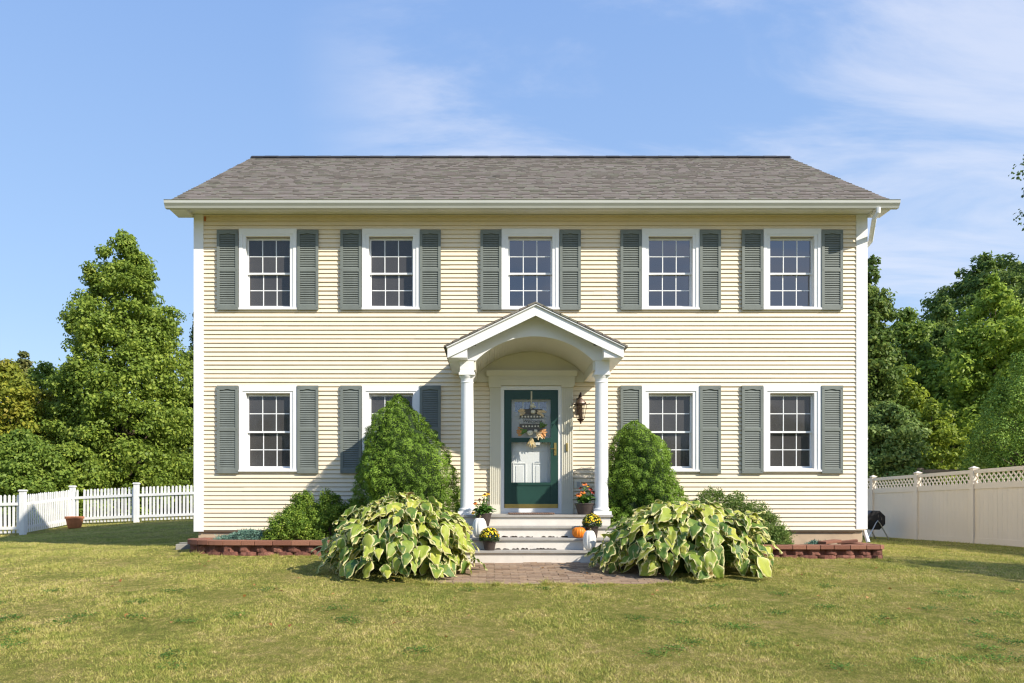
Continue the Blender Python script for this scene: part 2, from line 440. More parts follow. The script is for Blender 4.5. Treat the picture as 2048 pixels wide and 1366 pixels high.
class MB:
    def __init__(s): s.v = []; s.f = []; s.r = []
    def add(s, vs, fs, r=None):
        b = len(s.v); s.v += [tuple(x) for x in vs]
        rr = random.random() if r is None else r
        for f in fs: s.f.append(tuple(b + i for i in f)); s.r.append(rr)
        return s
    def box(s, x0, x1, y0, y1, z0, z1, r=None):
        vs = [(x, y, z) for z in (z0, z1) for y in (y0, y1) for x in (x0, x1)]
        return s.add(vs, [(0, 2, 3, 1), (4, 5, 7, 6), (0, 1, 5, 4), (2, 6, 7, 3), (0, 4, 6, 2), (1, 3, 7, 5)], r)
    def obox(s, c, ax, ay, az, r=None):
        """oriented box, centre c, half-axis vectors"""
        c, ax, ay, az = map(Vector, (c, ax, ay, az))
        vs = [c + ax * i + ay * j + az * k for k in (-1, 1) for j in (-1, 1) for i in (-1, 1)]
        return s.add(vs, [(0, 2, 3, 1), (4, 5, 7, 6), (0, 1, 5, 4), (2, 6, 7, 3), (0, 4, 6, 2), (1, 3, 7, 5)], r)
    def prism_y(s, poly, y0, y1, r=None):
        n = len(poly)
        vs = [(x, y0, z) for x, z in poly] + [(x, y1, z) for x, z in poly]
        fs = [tuple(range(n)), tuple(range(2 * n - 1, n - 1, -1))]
        fs += [(i, i + n, (i + 1) % n + n, (i + 1) % n) for i in range(n)]
        return s.add(vs, fs, r)
    def prism_x(s, poly, x0, x1, r=None):
        n = len(poly)
        vs = [(x0, y, z) for y, z in poly] + [(x1, y, z) for y, z in poly]
        fs = [tuple(range(n - 1, -1, -1)), tuple(range(n, 2 * n))]
        fs += [(i, (i + 1) % n, (i + 1) % n + n, i + n) for i in range(n)]
        return s.add(vs, fs, r)
    def prism_z(s, poly, z0, z1, r=None):
        n = len(poly)
        vs = [(x, y, z0) for x, y in poly] + [(x, y, z1) for x, y in poly]
        fs = [tuple(range(n - 1, -1, -1)), tuple(range(n, 2 * n))]
        fs += [(i, (i + 1) % n, (i + 1) % n + n, i + n) for i in range(n)]
        return s.add(vs, fs, r)
    def tube(s, pts, rad, n=8, r=None, cap=True):
        pts = [Vector(p) for p in pts]
        rads = rad if isinstance(rad, (list, tuple)) else [rad] * len(pts)
        vs = []; prev = None
        for i, p in enumerate(pts):
            d = (pts[min(i + 1, len(pts) - 1)] - pts[max(i - 1, 0)]).normalized()
            ref = prev if prev is not None else (Vector((1, 0, 0)) if abs(d.x) < .9 else Vector((0, 1, 0)))
            a = (ref - d * ref.dot(d)).normalized(); prev = a
            b = d.cross(a)
            for k in range(n):
                an = 2 * math.pi * k / n
                vs.append(p + (a * math.cos(an) + b * math.sin(an)) * rads[i])
        fs = []
        for i in range(len(pts) - 1):
            for k in range(n):
                fs.append((i * n + k, i * n + (k + 1) % n, (i + 1) * n + (k + 1) % n, (i + 1) * n + k))
        if cap:
            fs.append(tuple(range(n - 1, -1, -1)))
            fs.append(tuple(range((len(pts) - 1) * n, len(pts) * n)))
        return s.add(vs, fs, r)
    def lathe(s, prof, c=(0, 0, 0), n=24, r=None, fn=None, phase=0):
        vs = []
        for (rr, z) in prof:
            for k in range(n):
                an = 2 * math.pi * k / n + phase
                q = fn(an, z) if fn else 1.0
                vs.append((c[0] + rr * q * math.cos(an), c[1] + rr * q * math.sin(an), c[2] + z))
        fs = []
        for i in range(len(prof) - 1):
            for k in range(n):
                fs.append((i * n + k, i * n + (k + 1) % n, (i + 1) * n + (k + 1) % n, (i + 1) * n + k))
        fs.append(tuple(range(n - 1, -1, -1))); fs.append(tuple(range((len(prof) - 1) * n, len(prof) * n)))
        return s.add(vs, fs, r)
    def build(s, name, mat, parent=None, smooth=False, bevel=0, origin=None):
        V = np.array(s.v)
        if origin is None:
            mn, mxx = V.min(0), V.max(0)
            origin = Vector(((mn[0] + mxx[0]) / 2, (mn[1] + mxx[1]) / 2, mn[2]))
        origin = Vector(origin)
        me = bpy.data.meshes.new(name)
        me.from_pydata([tuple(Vector(v) - origin) for v in s.v], [], s.f)
        a = me.attributes.new('rnd', 'FLOAT', 'FACE'); a.data.foreach_set('value', np.array(s.r, np.float32))
        me.materials.append(M[mat])
        if smooth:
            me.polygons.foreach_set('use_smooth', np.ones(len(me.polygons), bool))
            me.set_sharp_from_angle(angle=R(38))
        me.update()
        o = bpy.data.objects.new(name, me); COL.objects.link(o)
        if parent is not None: o.parent = parent
        o.location = origin - (wloc(parent) if parent else Vector((0, 0, 0)))
        if bevel:
            bv = o.modifiers.new('bevel', 'BEVEL'); bv.width = bevel; bv.segments = 2; bv.limit_method = 'ANGLE'
        return o
def copy_tree(o, parent=None, loc=None):
    c = o.copy(); COL.objects.link(c)
    if parent is not None: c.parent = parent
    if loc is not None: c.location = loc
    for ch in list(o.children): copy_tree(ch, c)
    return c

# ------------------------------------------------------------------ terrain
CP = [(-5.2, 0, .10), (-5.2, -1.3, .0), (-7.2, 1.5, .03), (-9.9, 3.5, -.02), (-12, 5.1, -.07), (-14.8, 10.4, -.14),
      (-15.2, 13.9, .07), (-12.74, 13.6, .17), (-9.5, 13.6, .28), (-6, 9, .25), (-5.3, 5, .15), (-18, 8, -.25), (-20, 20, .1),
      (11.8, 4, -.11), (11.8, 7.5, -.15), (11.8, 10, -.17), (7, 0, -.05), (7, 6, -.08), (9, 2, -.10), (6.5, -1.2, -.04),
      (0, 0, .0), (.7, -2.2, -.012), (.7, -3.9, -.125), (-3, -2.3, -.03), (4, -2.3, -.03), (-5, -4, -.13), (6, -4, -.14),
      (0, -7.8, -.42), (-5, -7.8, -.42), (5, -7.8, -.42), (0, -13, -.80), (-8, -13, -.80), (8, -13, -.80),
      (-12, -3, -.25), (13, -3, -.25), (0, -20, -1.0), (-20, -20, -1.0), (20, -20, -1.0), (0, 12, .15), (0, 30, .1),
      (25, 20, .1), (-30, 30, .1), (30, -5, -.4), (-30, -5, -.5), (0, 60, .2), (60, 60, .2), (-60, 60, .2), (60, -60, -1),
      (-60, -60, -1), (0, -60, -1.), (60, 0, -.2), (-60, 0, -.3), (17, 10, .05), (17, 5, 0)]
_c = np.array(CP)
def _phi(r2): return np.where(r2 > 1e-9, .5 * r2 * np.log(np.maximum(r2, 1e-9)), 0)
_n = len(_c)
_A = np.zeros((_n + 3, _n + 3))
_dd = ((_c[:, None, :2] - _c[None, :, :2]) ** 2).sum(-1)
_A[:_n, :_n] = _phi(_dd) + np.eye(_n) * .01
_A[:_n, _n] = 1; _A[:_n, _n + 1:] = _c[:, :2]; _A[_n:, :_n] = _A[:_n, _n:].T
_w = np.linalg.solve(_A, np.concatenate([_c[:, 2], np.zeros(3)]))
def ground(x, y):
    x = np.clip(np.asarray(x, float), -60, 60); y = np.clip(np.asarray(y, float), -60, 60)
    xs, ys = x.ravel(), y.ravel()
    out = np.empty(len(xs))
    for i in range(0, len(xs), 20000):
        a, b = xs[i:i + 20000], ys[i:i + 20000]
        r2 = (a[:, None] - _c[None, :, 0]) ** 2 + (b[:, None] - _c[None, :, 1]) ** 2
        out[i:i + 20000] = _phi(r2) @ _w[:_n] + _w[_n] + a * _w[_n + 1] + b * _w[_n + 2]
    return out.reshape(x.shape)
def gz(x, y): return float(ground(np.array([x]), np.array([y]))[0])

def axis(lo, hi, step, far):
    a = list(np.arange(lo, hi, step)); q = step
    l = [lo]; 
    while l[-1] > -far: q *= 1.35; l.append(l[-1] - q)
    q = step; h = [hi]
    while h[-1] < far: q *= 1.35; h.append(h[-1] + q)
    return np.array(l[:0:-1] + a + h)
gx = axis(-18, 18, .3, 600); gy = axis(-14, 16, .3, 600)
GX, GY = np.meshgrid(gx, gy)
GZ = ground(GX, GY)
V = np.stack([GX.ravel(), GY.ravel(), GZ.ravel()], 1)
nx, ny = len(gx), len(gy)
ii = (np.arange(ny - 1)[:, None] * nx + np.arange(nx - 1)[None, :]).ravel()
lawn = np_mesh('lawn', V, 4, np.stack([ii, ii + 1, ii + nx + 1, ii + nx], 1), 'lawn_soil', smooth=True, origin=(0, 0, 0))
tag(lawn, kind='structure')

# grass blades (nobody could count them)
WALK = (-0.80, 2.25, -3.92, -2.1)
def grass_patch(n, y0, y1, h, wd, side=None):
    ys = y0 + (y1 - y0) * RNG.random(n)
    d = ys + D
    if side is None:
        xs = (RNG.random(n) * 2 - 1) * .72 * d + (1024 - VX) / F * d
    else:
        a, b = side
        xs = (a + (b - a) * RNG.random(n) - VX) / F * d
    jx = .05 * np.sin(ys * 23) + .05 * RNG.normal(size=n); jy = .035 * np.sin(xs * 17) + .035 * RNG.normal(size=n)
    keep = ~((xs > WALK[0] + jx) & (xs < WALK[1] + jx) & (ys > WALK[2] + jy) & (ys < 0))
    keep &= ~((xs > -5.2) & (xs < 6.6) & (ys > -1.15 + .0 * xs) & (ys < 8))
    return xs[keep], ys[keep], h, wd
parts = [grass_patch(150000, -8.2, -6.2, .034, .0062), grass_patch(150000, -6.2, -3.6, .036, .0072),
         grass_patch(110000, -3.6, -1.1, .038, .009),
         grass_patch(50000, -1.1, 4, .045, .009, (-60, 400)), grass_patch(40000, 4, 14.5, .05, .014, (-60, 400)),
         grass_patch(40000, -1.1, 4, .045, .009, (1720, 2110)), grass_patch(20000, 4, 12, .05, .014, (1720, 2110))]
bx, by, bh, bw = [], [], [], []
for xs, ys, h, wd in parts:
    bx.append(xs); by.append(ys); bh.append(np.full(len(xs), h)); bw.append(np.full(len(xs), wd))
def edge_line(pts, n, spread, off):
    pts = np.array(pts, float); seg = np.linalg.norm(np.diff(pts, axis=0), axis=1); cum = np.r_[0, np.cumsum(seg)]
    q = RNG.random(n) * cum[-1]; q = q + .06 * np.sin(q * 31)
    ex_ = np.interp(q, cum, pts[:, 0]) + RNG.normal(size=n) * spread; ey_ = np.interp(q, cum, pts[:, 1]) - off - np.abs(RNG.normal(size=n)) * spread
    bx.append(ex_); by.append(ey_); bh.append(.05 + .06 * (np.sin(q * 9) > .55) * RNG.random(n)); bw.append(np.full(n, .008))
edge_line([(-5.15, -.3), (-5.02, -.95), (-4.5, -1.2), (-3.8, -1.27), (-1.4, -1.3)], 9000, .03, .01)
edge_line([(2.6, -1.3), (6.3, -1.28)], 6000, .03, .01)
edge_line([(-.85, -3.97), (2.3, -3.97)], 6000, .03, -.01)
edge_line([(-.83, -3.95), (-.83, -2.2)], 1500, .03, 0)
bx, by, bh, bw = map(np.concatenate, (bx, by, bh, bw))
n = len(bx)
bz = ground(bx, by)
bh = bh * .72 * (.45 + .9 * RNG.random(n)) * (.8 + .5 * np.sin(bx * 3.1 + by * 1.7) * np.sin(by * 2.3 - bx))
cell = (np.floor(bx / .034 + .35 * np.sin(by * 40)).astype(np.int64) * 73856093) ^ (np.floor(by / .05 + .35 * np.sin(bx * 37)).astype(np.int64) * 19349663)
crand = ((cell * 2654435761) % 1000003 % 1000) / 1000.
bh = bh * (.5 + .8 * crand)
bh = np.maximum(bh, .010)
an = RNG.random(n) * 2 * np.pi; ln = RNG.random(n) * 1.6
lean = np.stack([np.cos(an) * ln, np.sin(an) * ln], 1) * bh[:, None]
an2 = RNG.random(n) * np.pi
wv_ = np.stack([np.cos(an2), np.sin(an2)], 1) * bw[:, None] / 2
base = np.stack([bx, by, bz - .004], 1)
z0 = np.zeros(n)
v0 = base + np.c_[wv_, z0]; v1 = base - np.c_[wv_, z0]
tip = base + np.c_[lean, bh]
V = np.stack([v0, v1, tip], 1).reshape(-1, 3)
g = np_mesh('grass', V, 3, np.arange(n * 3).reshape(-1, 3), 'grass_blade', attrs={'rnd': ('FACE', .55 * RNG.random(n) + .45 * ((crand * 7.3) % 1))}, origin=(0, 0, 0))
tag(g, 'short mown green and straw coloured grass blades of the lawn', 'grass', kind='stuff')

# ------------------------------------------------------------------ house
XL, XR = X(391), X(1731)
YB = 8.0
ZS = .40
ZT = 5.95
CX = (XL + XR) / 2
house = empty('house', (CX, YB / 2, 0), 'two storey cream clapboard house with green shutters and arched entry porch', 'house')
EXP = .0766
WINX = [(480, 594), (725, 840), (1003, 1118), (1284, 1397), (1526, 1640)]
UP = (459, 620); LO = (773, 943)
DOOR = (X(1001), X(1123), .69, Z(773))
openings = [DOOR]
for a, b in WINX:
    c = X((a + b) / 2)
    openings.append((c - .40, c + .40, Z(614) - .0, Z(475)))
    if a != 1003: openings.append((c - .40, c + .40, Z(937), Z(788)))

def siding(length, z0, z1, ops, put, span=None, seams=True, seed=1):
    """lapped boards; put(u, depth, z) -> world point"""
    rr = random.Random(seed); mb = MB(); k = 0
    z = z0
    while z < z1 - 1e-4:
        za, zb = z, min(z + EXP, z1)
        cuts = sorted({za, zb, zb - .009} | {q for o in ops for q in o[2:4] if za < q < zb})
        xs_seam = sorted(rr.uniform(.5, length - .5) for _ in range(rr.choice((1, 2, 2, 3)))) if seams else []
        offs = [rr.uniform(0, .0040) for _ in range(len(xs_seam) + 1)]
        for ca, cb in zip(cuts[:-1], cuts[1:]):
            mid = (ca + cb) / 2
            lo, hi = (0, length) if span is None else span(mid)
            if hi - lo < .02: continue
            iv = [(lo, hi)]
            for o in ops:
                if o[2] < mid < o[3]:
                    nv = []
                    for a, b in iv:
                        if o[1] <= a or o[0] >= b: nv.append((a, b)); continue
                        if o[0] > a: nv.append((a, o[0]))
                        if o[1] < b: nv.append((o[1], b))
                    iv = nv
            for a, b in iv:
                br = [a] + [s for s in xs_seam if a < s < b] + [b]
                for p_, q_ in zip(br[:-1], br[1:]):
                    of = offs[sum(s <= p_ for s in xs_seam)]
                    da =   .002 + .023 * (1 - (ca - z) / EXP) + of
                    db = .002 + .023 * (1 - (cb - z) / EXP) + of
                    r_ = rr.random()
                    if ca > zb - .0091: da = db = -.001
                    if abs(cb - (zb - .009)) < 1e-6: mb.add([put(p_, db, cb), put(q_, db, cb), put(q_, -.001, cb), put(p_, -.001, cb)], [(0, 1, 2, 3)], r_)
                    mb.add([put(p_, da, ca), put(q_, da, ca), put(q_, db, cb), put(p_, db, cb)], [(0, 1, 2, 3)], r_)
                    if ca == za: mb.add([put(p_, -.0015, ca), put(q_, -.0015, ca), put(q_, da, ca), put(p_, da, ca)], [(0, 1, 2, 3)], r_)
        z += EXP
    return mb
opsL = [(a - XL, b - XL, c, d) for a, b, c, d in openings]
siding(XR - XL, ZS, ZT, opsL, lambda u, d, z: (XL + u, -d, z)).build('front_wall', 'siding', house)
ZE = 6.02; RIDGE = 8.79; YR = 3.97
def rz(y): return RIDGE - (RIDGE - ZE) / (YR + .42) * abs(y - YR)
def gspan(z):
    if z < ZE - .3: return (0, YB)
    k = (RIDGE - .12 - z) / ((RIDGE - ZE) / (YR + .42))
    return (max(0, YR - k), min(YB, YR + k))
for sgn, xx, nm in ((-1, XL, 'side_wall'), (1, XR, 'side_wall')):
    siding(YB, ZS, RIDGE - .15, [], (lambda u, d, z, xx=xx, sgn=sgn: (xx + sgn * d, u if sgn > 0 else u, z)), gspan, False).build(nm, 'siding', house)
siding(XR - XL, ZS, ZT, [], lambda u, d, z: (XL + u, YB + d, z), seams=False).build('back_wall', 'siding', house)
# foundation
MB().box(XL + .04, XR - .04, .03, YB - .03, -.4, ZS + .01).build('foundation', 'concrete', house)
# interior: rooms seen darkly through the glass
mb = MB()
T = .12
mb.box(XL + .03, XR - .03, 3.6, 3.7, ZS, ZT)                   # partition
mb.box(XL + .03, XR - .03, .16, 3.6, ZS + .02, ZS + .10)
mb.box(XL + .03, XR - .03, .16, 3.6, 3.20, 3.45)
mb.box(XL + .03, XR - .03, .16, 3.6, 5.75, 5.85)
for q in (-2.6, .1, 1.35, 4.2): mb.box(q - .05, q + .05, .16, 3.6, ZS + .1, 5.75)
mb.box(XL + .01, XL + .03, .03, YB, ZS, ZT); mb.box(XR - .03, XR - .01, .03, YB, ZS, ZT)
mb.build('interior', 'interior_wall', house)
# solid inner wall leaf with the same openings (blocks light behind the boards)
mb = MB()
xs = sorted({XL + .03, XR - .03} | {q for o in openings for q in o[:2]})
for a, b in zip(xs[:-1], xs[1:]):
    mid = (a + b) / 2
    hs = sorted([(o[2], o[3]) for o in openings if o[0] < mid < o[1]])
    z = ZS
    for l, h in hs:
        if l > z: mb.box(a, b, .004, .16, z, l)
        z = h
    if z < ZT: mb.box(a, b, .004, .16, z, ZT)
mb.build('wall_core', 'interior_wall', house)

# corner boards
for (a, b, zb) in ((391, 408, 1063), (1711, 1731, 1058)):
    x0, x1 = X(a), X(b)
    left = a < 500
    mb = MB().box(x0 - (.02 if left else 0), x1 + (0 if left else .02), -.032, -.002, Z(zb), ZT - .004)
    xs0 = x0 - .02 if left else x1
    mb.box(xs0, xs0 + .02, -.0019, .13, Z(zb) + .001, ZT - .006)
    mb.build('corner_board', 'white_trim', house)
# dark strip standing in for the shadow line under the lowest siding board
MB().box(XL + .16, XR - .17, -.006, .02, ZS - .035, ZS - .002).build('shadow_strip', 'stem_brown', house)

# soffit, fascia, returns
mb = MB().box(XL - .29, XR + .24, -.40, .0, ZT, ZT + .03)
mb.box(XL - .29, XR + .24, -.425, -.40, ZT - .045, ZT + .06)
mb.build('soffit', 'white_trim', house)
MB().box(XL - .29, XR + .24, YB, YB + .4, ZT, ZT + .03).build('soffit', 'white_trim', house)
for s, xa, xb in ((-1, XL - .29, XL - .021), (1, XR + .021, XR + .24)):
    MB().prism_x([(-.399, ZT - .002), (-.399, ZT - .06), (-.02, ZT - .06), (.0, ZT - .002)], xa, xb).build('eave_return', 'white_trim', house)
# rake boards on both gables
for xa, xb in ((XL - .29, XL - .262), (XR + .215, XR + .243)):
    mb = MB()
    mb.prism_x([(-.399, ZT + .035), (YR, RIDGE - .16), (YR, RIDGE - .03), (-.399, ZT + .075)], xa, xb)
    mb.prism_x([(YB + .399, ZT + .035), (YB + .399, ZT + .075), (YR, RIDGE - .03), (YR, RIDGE - .16)], xa, xb)
    mb.build('rake_board', 'white_trim', house)
for xa, xb in ((XL - .26, XL - .004), (XR + .004, XR + .213)):
    mb = MB()
    mb.prism_x([(-.37, ZT + .07), (YR, RIDGE - .145), (YR, RIDGE - .125), (-.37, ZT + .09)], xa, xb)
    mb.prism_x([(YB + .37, ZT + .07), (YB + .37, ZT + .09), (YR, RIDGE - .125), (YR, RIDGE - .145)], xa, xb)
    mb.build('rake_soffit', 'white_trim', house)

# roof: deck + individual shingle tabs
RX0, RX1 = -5.50, 6.83
sl = Vector((0, YR + .42, RIDGE - ZE)); SL = sl.length; sd_ = sl.normalized(); nrm = Vector((0, -sd_.z, sd_.y))
mb = MB()
mb.prism_x([(-.42, ZE - .03), (YR, RIDGE - .03), (YB + .42, ZE - .03), (YB + .42, ZE - .005), (YR, RIDGE - .005), (-.42, ZE - .005)], RX0 + .01, RX1 - .01, .4)
nrow = 37; ex = SL / nrow
for i in range(nrow):
    x = RX0 + random.uniform(-.006, .006) - .0
    start = True
    while x < RX1 - .01:
        wdt = random.choice((.07, .10, .12, .15, .18)) * random.uniform(.85, 1.15)
        x1 = min(x + wdt, RX1 + random.uniform(-.005, .012))
        if RX1 - x1 < .05: x1 = RX1 + random.uniform(-.005, .01)
        th = random.choice((.006, .006, .012, .013))
        lap = random.choice((0, 0, .004))
        a = Vector((0, -.42, ZE)) + sd_ * (i * ex - .012 - lap); b = Vector((0, -.42, ZE)) + sd_ * min((i + 1) * ex + .02, SL)
        p0 = a + nrm * (th + .006); p1 = b + nrm * .003
        q0 = a + nrm * .0
        g_ = random.gauss(.46, .17) + .12 * mnoise.noise(Vector((x * .7, i * .13, 3)))
        mb.add([(x, p0.y, p0.z), (x1, p0.y, p0.z), (x1, p1.y, p1.z), (x, p1.y, p1.z), (x, q0.y, q0.z), (x1, q0.y, q0.z)],
               [(0, 1, 2, 3), (4, 5, 1, 0), (0, 3, 4), (1, 5, 2)], min(1, max(0, g_)))
        x = x1 + .0015
mb.build('roof', 'shingle', house)
mb = MB()
for i in range(41):
    x0 = RX0 + (RX1 - RX0) * i / 41; x1 = RX0 + (RX1 - RX0) * (i + 1) / 41 + .01
    s_ = (i % 2) * .004 + .006
    mb.prism_x([(YR - .14, rz(YR - .14) + .03 + s_), (YR, RIDGE + .045 + s_), (YR + .14, rz(YR + .14) + .03 + s_), (YR, RIDGE + .0)], x0, x1)
mb.build('ridge_vent', 'ridge_dark', house)
# K-style gutter
gp = [(-.425, 6.0), (-.425, 5.875), (-.50, 5.872), (-.515, 5.905), (-.545, 5.945), (-.548, 5.985), (-.558, 5.997), (-.543, 6.0), (-.538, 5.98), (-.535, 5.948), (-.505, 5.91), (-.495, 5.885), (-.435, 5.885), (-.435, 6.0)]
mb = MB()
mb.prism_x(gp, -5.53, 6.90)
for xx in (-5.532, 6.898): mb.prism_x([(-.4255, 5.999), (-.4255, 5.876), (-.499, 5.873), (-.514, 5.906), (-.5445, 5.946), (-.5475, 5.985), (-.5475, 5.998)], xx, xx + .004)
mb.build('gutter', 'gutter_paint', house, smooth=False)
# downspout at right corner
dx = X(1757, -.5)
pts = [(dx, -.49, 5.88), (dx, -.49, 5.80), (dx - .03, -.42, 5.73), (XR + .11, .04, 5.50), (XR + .058, .12, 5.42)]
mb = MB().tube(pts, .040, 8)
mb.box(XR + .030, XR + .088, .10, .17, .42, 5.45)
mb.tube([(XR + .055, .135, .43), (XR + .04, .10, .36), (XR + .03, -.04, .18)], .034, 8)
for z in (2.0, 4.2): mb.box(XR + .0305, XR + .092, .096, .0995, z, z + .03)
mb.build('downspout', 'white_trim', house, smooth=False)

# ---- windows
def window_meshes(H, top, bot):
    W2 = .507; I = .40
    d = {}
    mb = MB()
    # mitred casing with a raised back band
    for (o, i_, ya, yb) in ((W2, I + .045, -.046, .02), (I + .045, I - .012, -.034, .05)):
        k = o - i_
        zt = H - (0 if o == W2 else top * .66); zti = H - (top * .66 if o == W2 else top - .012)
        zb = 0 if o == W2 else bot * .55; zbi = bot * .55 if o == W2 else bot - .006
        mb.prism_y([(-o, zb), (-i_, zbi), (-i_, zti), (-o, zt)][::-1], ya, yb)
        mb.prism_y([(o, zb), (o, zt), (i_, zti), (i_, zbi)][::-1], ya, yb)
        mb.prism_y([(-o, zt), (-i_, zti), (i_, zti), (o, zt)][::-1], ya, yb)
        mb.prism_y([(-o, zb), (o, zb), (i_, zbi), (-i_, zbi)][::-1], ya, yb)
    mb.prism_y([(-W2 - .005, -.004), (W2 + .005, -.004), (W2 + .005, .028), (-W2 - .005, .028)][::-1], -.062, -.0465)
    # jamb liner
    mb.box(-I, -I + .012, .05, .15, bot, H - top); mb.box(I - .012, I, .05, .15, bot, H - top)
    mb.box(-I + .0121, I - .0121, .05, .15, bot - .001, bot + .012); mb.box(-I + .0121, I - .0121, .05, .15, H - top - .012, H - top + .001)
    d['window'] = mb
    z0, z1 = bot + .006, H - top - .006
    zm = (z0 + z1) / 2 - .01
    for nm, a, b, y, ofs in (('upper', zm - .015, z1, .052, 0), ('lower', z0, zm + .015, .088, .004)):
        mb = MB(); s = .026; w2 = I - .013
        mb.box(-w2, -w2 + s, y, y + .03, a, b); mb.box(w2 - s, w2, y, y + .03, a, b)
        mb.box(-w2 + s, w2 - s, y + .001, y + .029, a, a + (.032 if nm == 'upper' else .036)); mb.box(-w2 + s, w2 - s, y + .001, y + .029, b - .028, b)
        ga, gb = a + .033, b - .028
        for k in (1, 2):
            xx = -w2 + s + (2 * (w2 - s)) * k / 3 + ofs
            mb.box(xx - .008, xx + .008, y + .006, y + .022, ga, gb)
        mz = (ga + gb) / 2
        for k in range(3):
            x0 = -w2 + s + (2 * (w2 - s)) * k / 3 + ofs + .0081; x1 = -w2 + s + (2 * (w2 - s)) * (k + 1) / 3 + ofs - .0081
            mb.box(max(x0, -w2 + s), min(x1, w2 - s), y + .007, y + .021, mz - .008, mz + .008)
        d[nm] = mb
        pm = MB().box(-w2 + s, w2 - s, y + .0125, y + .0155, ga, gb)
        d[nm + 'p'] = pm
    # sash locks
    mb = d['upper']
    for xx in (-.13, .13): mb.box(xx - .02, xx + .02, .0825, .095, zm + .012, zm + .024)
    return d
def relink(src, parent, loc):
    o = src.copy(); COL.objects.link(o); o.parent = parent; o.location = loc; return o
clear_pane = {}
for (ya, yb, gt, gb) in ((UP[0], UP[1], 475, 614), (LO[0], LO[1], 788, 937)):
    H = (yb - ya) / 113.6; top = (gt - ya) / 113.6; bot = (yb - gb) / 113.6
    dm = window_meshes(H, top, bot)
    first = None
    for (a, b) in WINX:
        if a == 1003 and ya == LO[0]: continue
        c = Vector((X((a + b) / 2), 0, Z(yb)))
        if first is None:
            win = dm['window'].build('window', 'white_trim', house, origin=(0, 0, 0))
            win.location = c - wloc(house)
            for nm in ('upper', 'lower'):
                so = dm[nm].build('sash', 'vinyl_sash', None, origin=(0, 0, 0)); so.parent = win
                so.location = (0, 0, 0)
                po = dm[nm + 'p'].build('pane', 'screened_glass', None, origin=(0, 0, 0)); po.parent = win; po.location = (0, 0, 0)
                cm = po.data.copy(); cm.materials[0] = M['window_glass']; clear_pane[po.data.name] = cm
            first = win
        else:
            w_ = copy_tree(first, house, c - wloc(house))
            if ya == UP[0] and a > 1000:
                for ch in w_.children:
                    if ch.name.startswith('pane'): ch.data = clear_pane[ch.data.name]
# ---- shutters
def shutter_mesh(Wd, Hh):
    mb = MB(); st = .047
    y0, y1 = -.062, -.032
    mb.box(0, st, y0, y1, 0, Hh); mb.box(Wd - st, Wd, y0, y1, 0, Hh)
    mz = Hh * .5
    mb.box(st, Wd - st, y0 + .001, y1, 0, .085)
    mb.box(st, Wd - st, y0 + .001, y1, mz - .032, mz + .032)
    # arched top rail
    zt = Hh - .078; n = 16
    arc = [(st + (Wd - 2 * st) * i / n, zt + (.016 * math.sin(math.pi * (i / n - .25) / .5) if .25 < i / n < .75 else 0)) for i in range(n + 1)]
    for i in range(n):
        (xa, za), (xb, zb) = arc[i], arc[i + 1]
        mb.prism_y([(xa, za), (xb, zb), (xb, Hh), (xa, Hh)][::-1], y0 + .001, y1)
    mb.box(st, Wd - st, y1 - .004, y1, .085, Hh - .05)
    for a, b in ((.085, mz - .032), (mz + .032, Hh - .078)):
        k = int(round((b - a) / .0385)); s_ = (b - a) / k
        for j in range(k):
            z = a + s_ * j
            mb.add([(st, y0 + .006, z + .002), (Wd - st, y0 + .006, z + .002), (Wd - st, y1 - .005, z + s_ * .95), (st, y1 - .005, z + s_ * .95),
                    (st, y0 + .006, z - .004), (Wd - st, y0 + .006, z - .004)], [(0, 1, 2, 3), (4, 5, 1, 0)])
    for z in (.04, mz, Hh - .045):
        for xx in (.022, Wd - .022):
            mb.box(xx - .006, xx + .006, y0 - .004, y0 + .001, z - .006, z + .006)
    return mb
SHX = [(436, 479), (596, 637), (682, 724), (840, 882), (961, 1002), (1119, 1160), (1240, 1282), (1398, 1439), (1482, 1524), (1641, 1681)]
for ya, yb in ((462, 621), (772, 947)):
    Hh = (yb - ya) / 113.6; first = None
    for a, b in SHX:
        if 950 < a < 1130 and ya == 772: continue
        c = Vector((X(a), 0, Z(yb))) - wloc(house)
        if first is None:
            first = shutter_mesh(42 / 113.6, Hh).build('shutter', 'shutter_paint', house, origin=(0, 0, 0)); first.location = c
        else: relink(first, house, c)
# bits of curtain and a ceiling lamp inside, seen faintly
def curtain(xa, xb, za, zb):
    mb = MB(); n_ = max(6, int((xb - xa) / .018)); pts = []
    for i in range(n_ + 1):
        pts.append((xa + (xb - xa) * i / n_, .24 + .018 * math.sin(i * 1.3) + .008 * math.sin(i * .7)))
    for (p, q) in zip(pts[:-1], pts[1:]):
        mb.add([(p[0], p[1], za), (q[0], q[1], za), (q[0], q[1], zb), (p[0], p[1], zb), (p[0], p[1] + .004, za), (q[0], q[1] + .004, za), (q[0], q[1] + .004, zb), (p[0], p[1] + .004, zb)], [(0, 1, 2, 3), (7, 6, 5, 4)], .5)
    mb.build('curtain', 'curtain', house, smooth=True)
curtain(X(1610), X(1628), Z(614), Z(470)); curtain(X(1538), X(1546), Z(614), Z(470))
curtain(X(1296), X(1304), Z(614), Z(470)); curtain(X(1374), X(1386), Z(614), Z(520))
curtain(X(1300), X(1384), Z(940), Z(915)); curtain(X(494), X(504), Z(940), Z(784))
curtain(X(736), X(744), Z(614), Z(470)); curtain(X(1094), X(1106), Z(614), Z(470)); curtain(X(494), X(582), Z(614), Z(604))

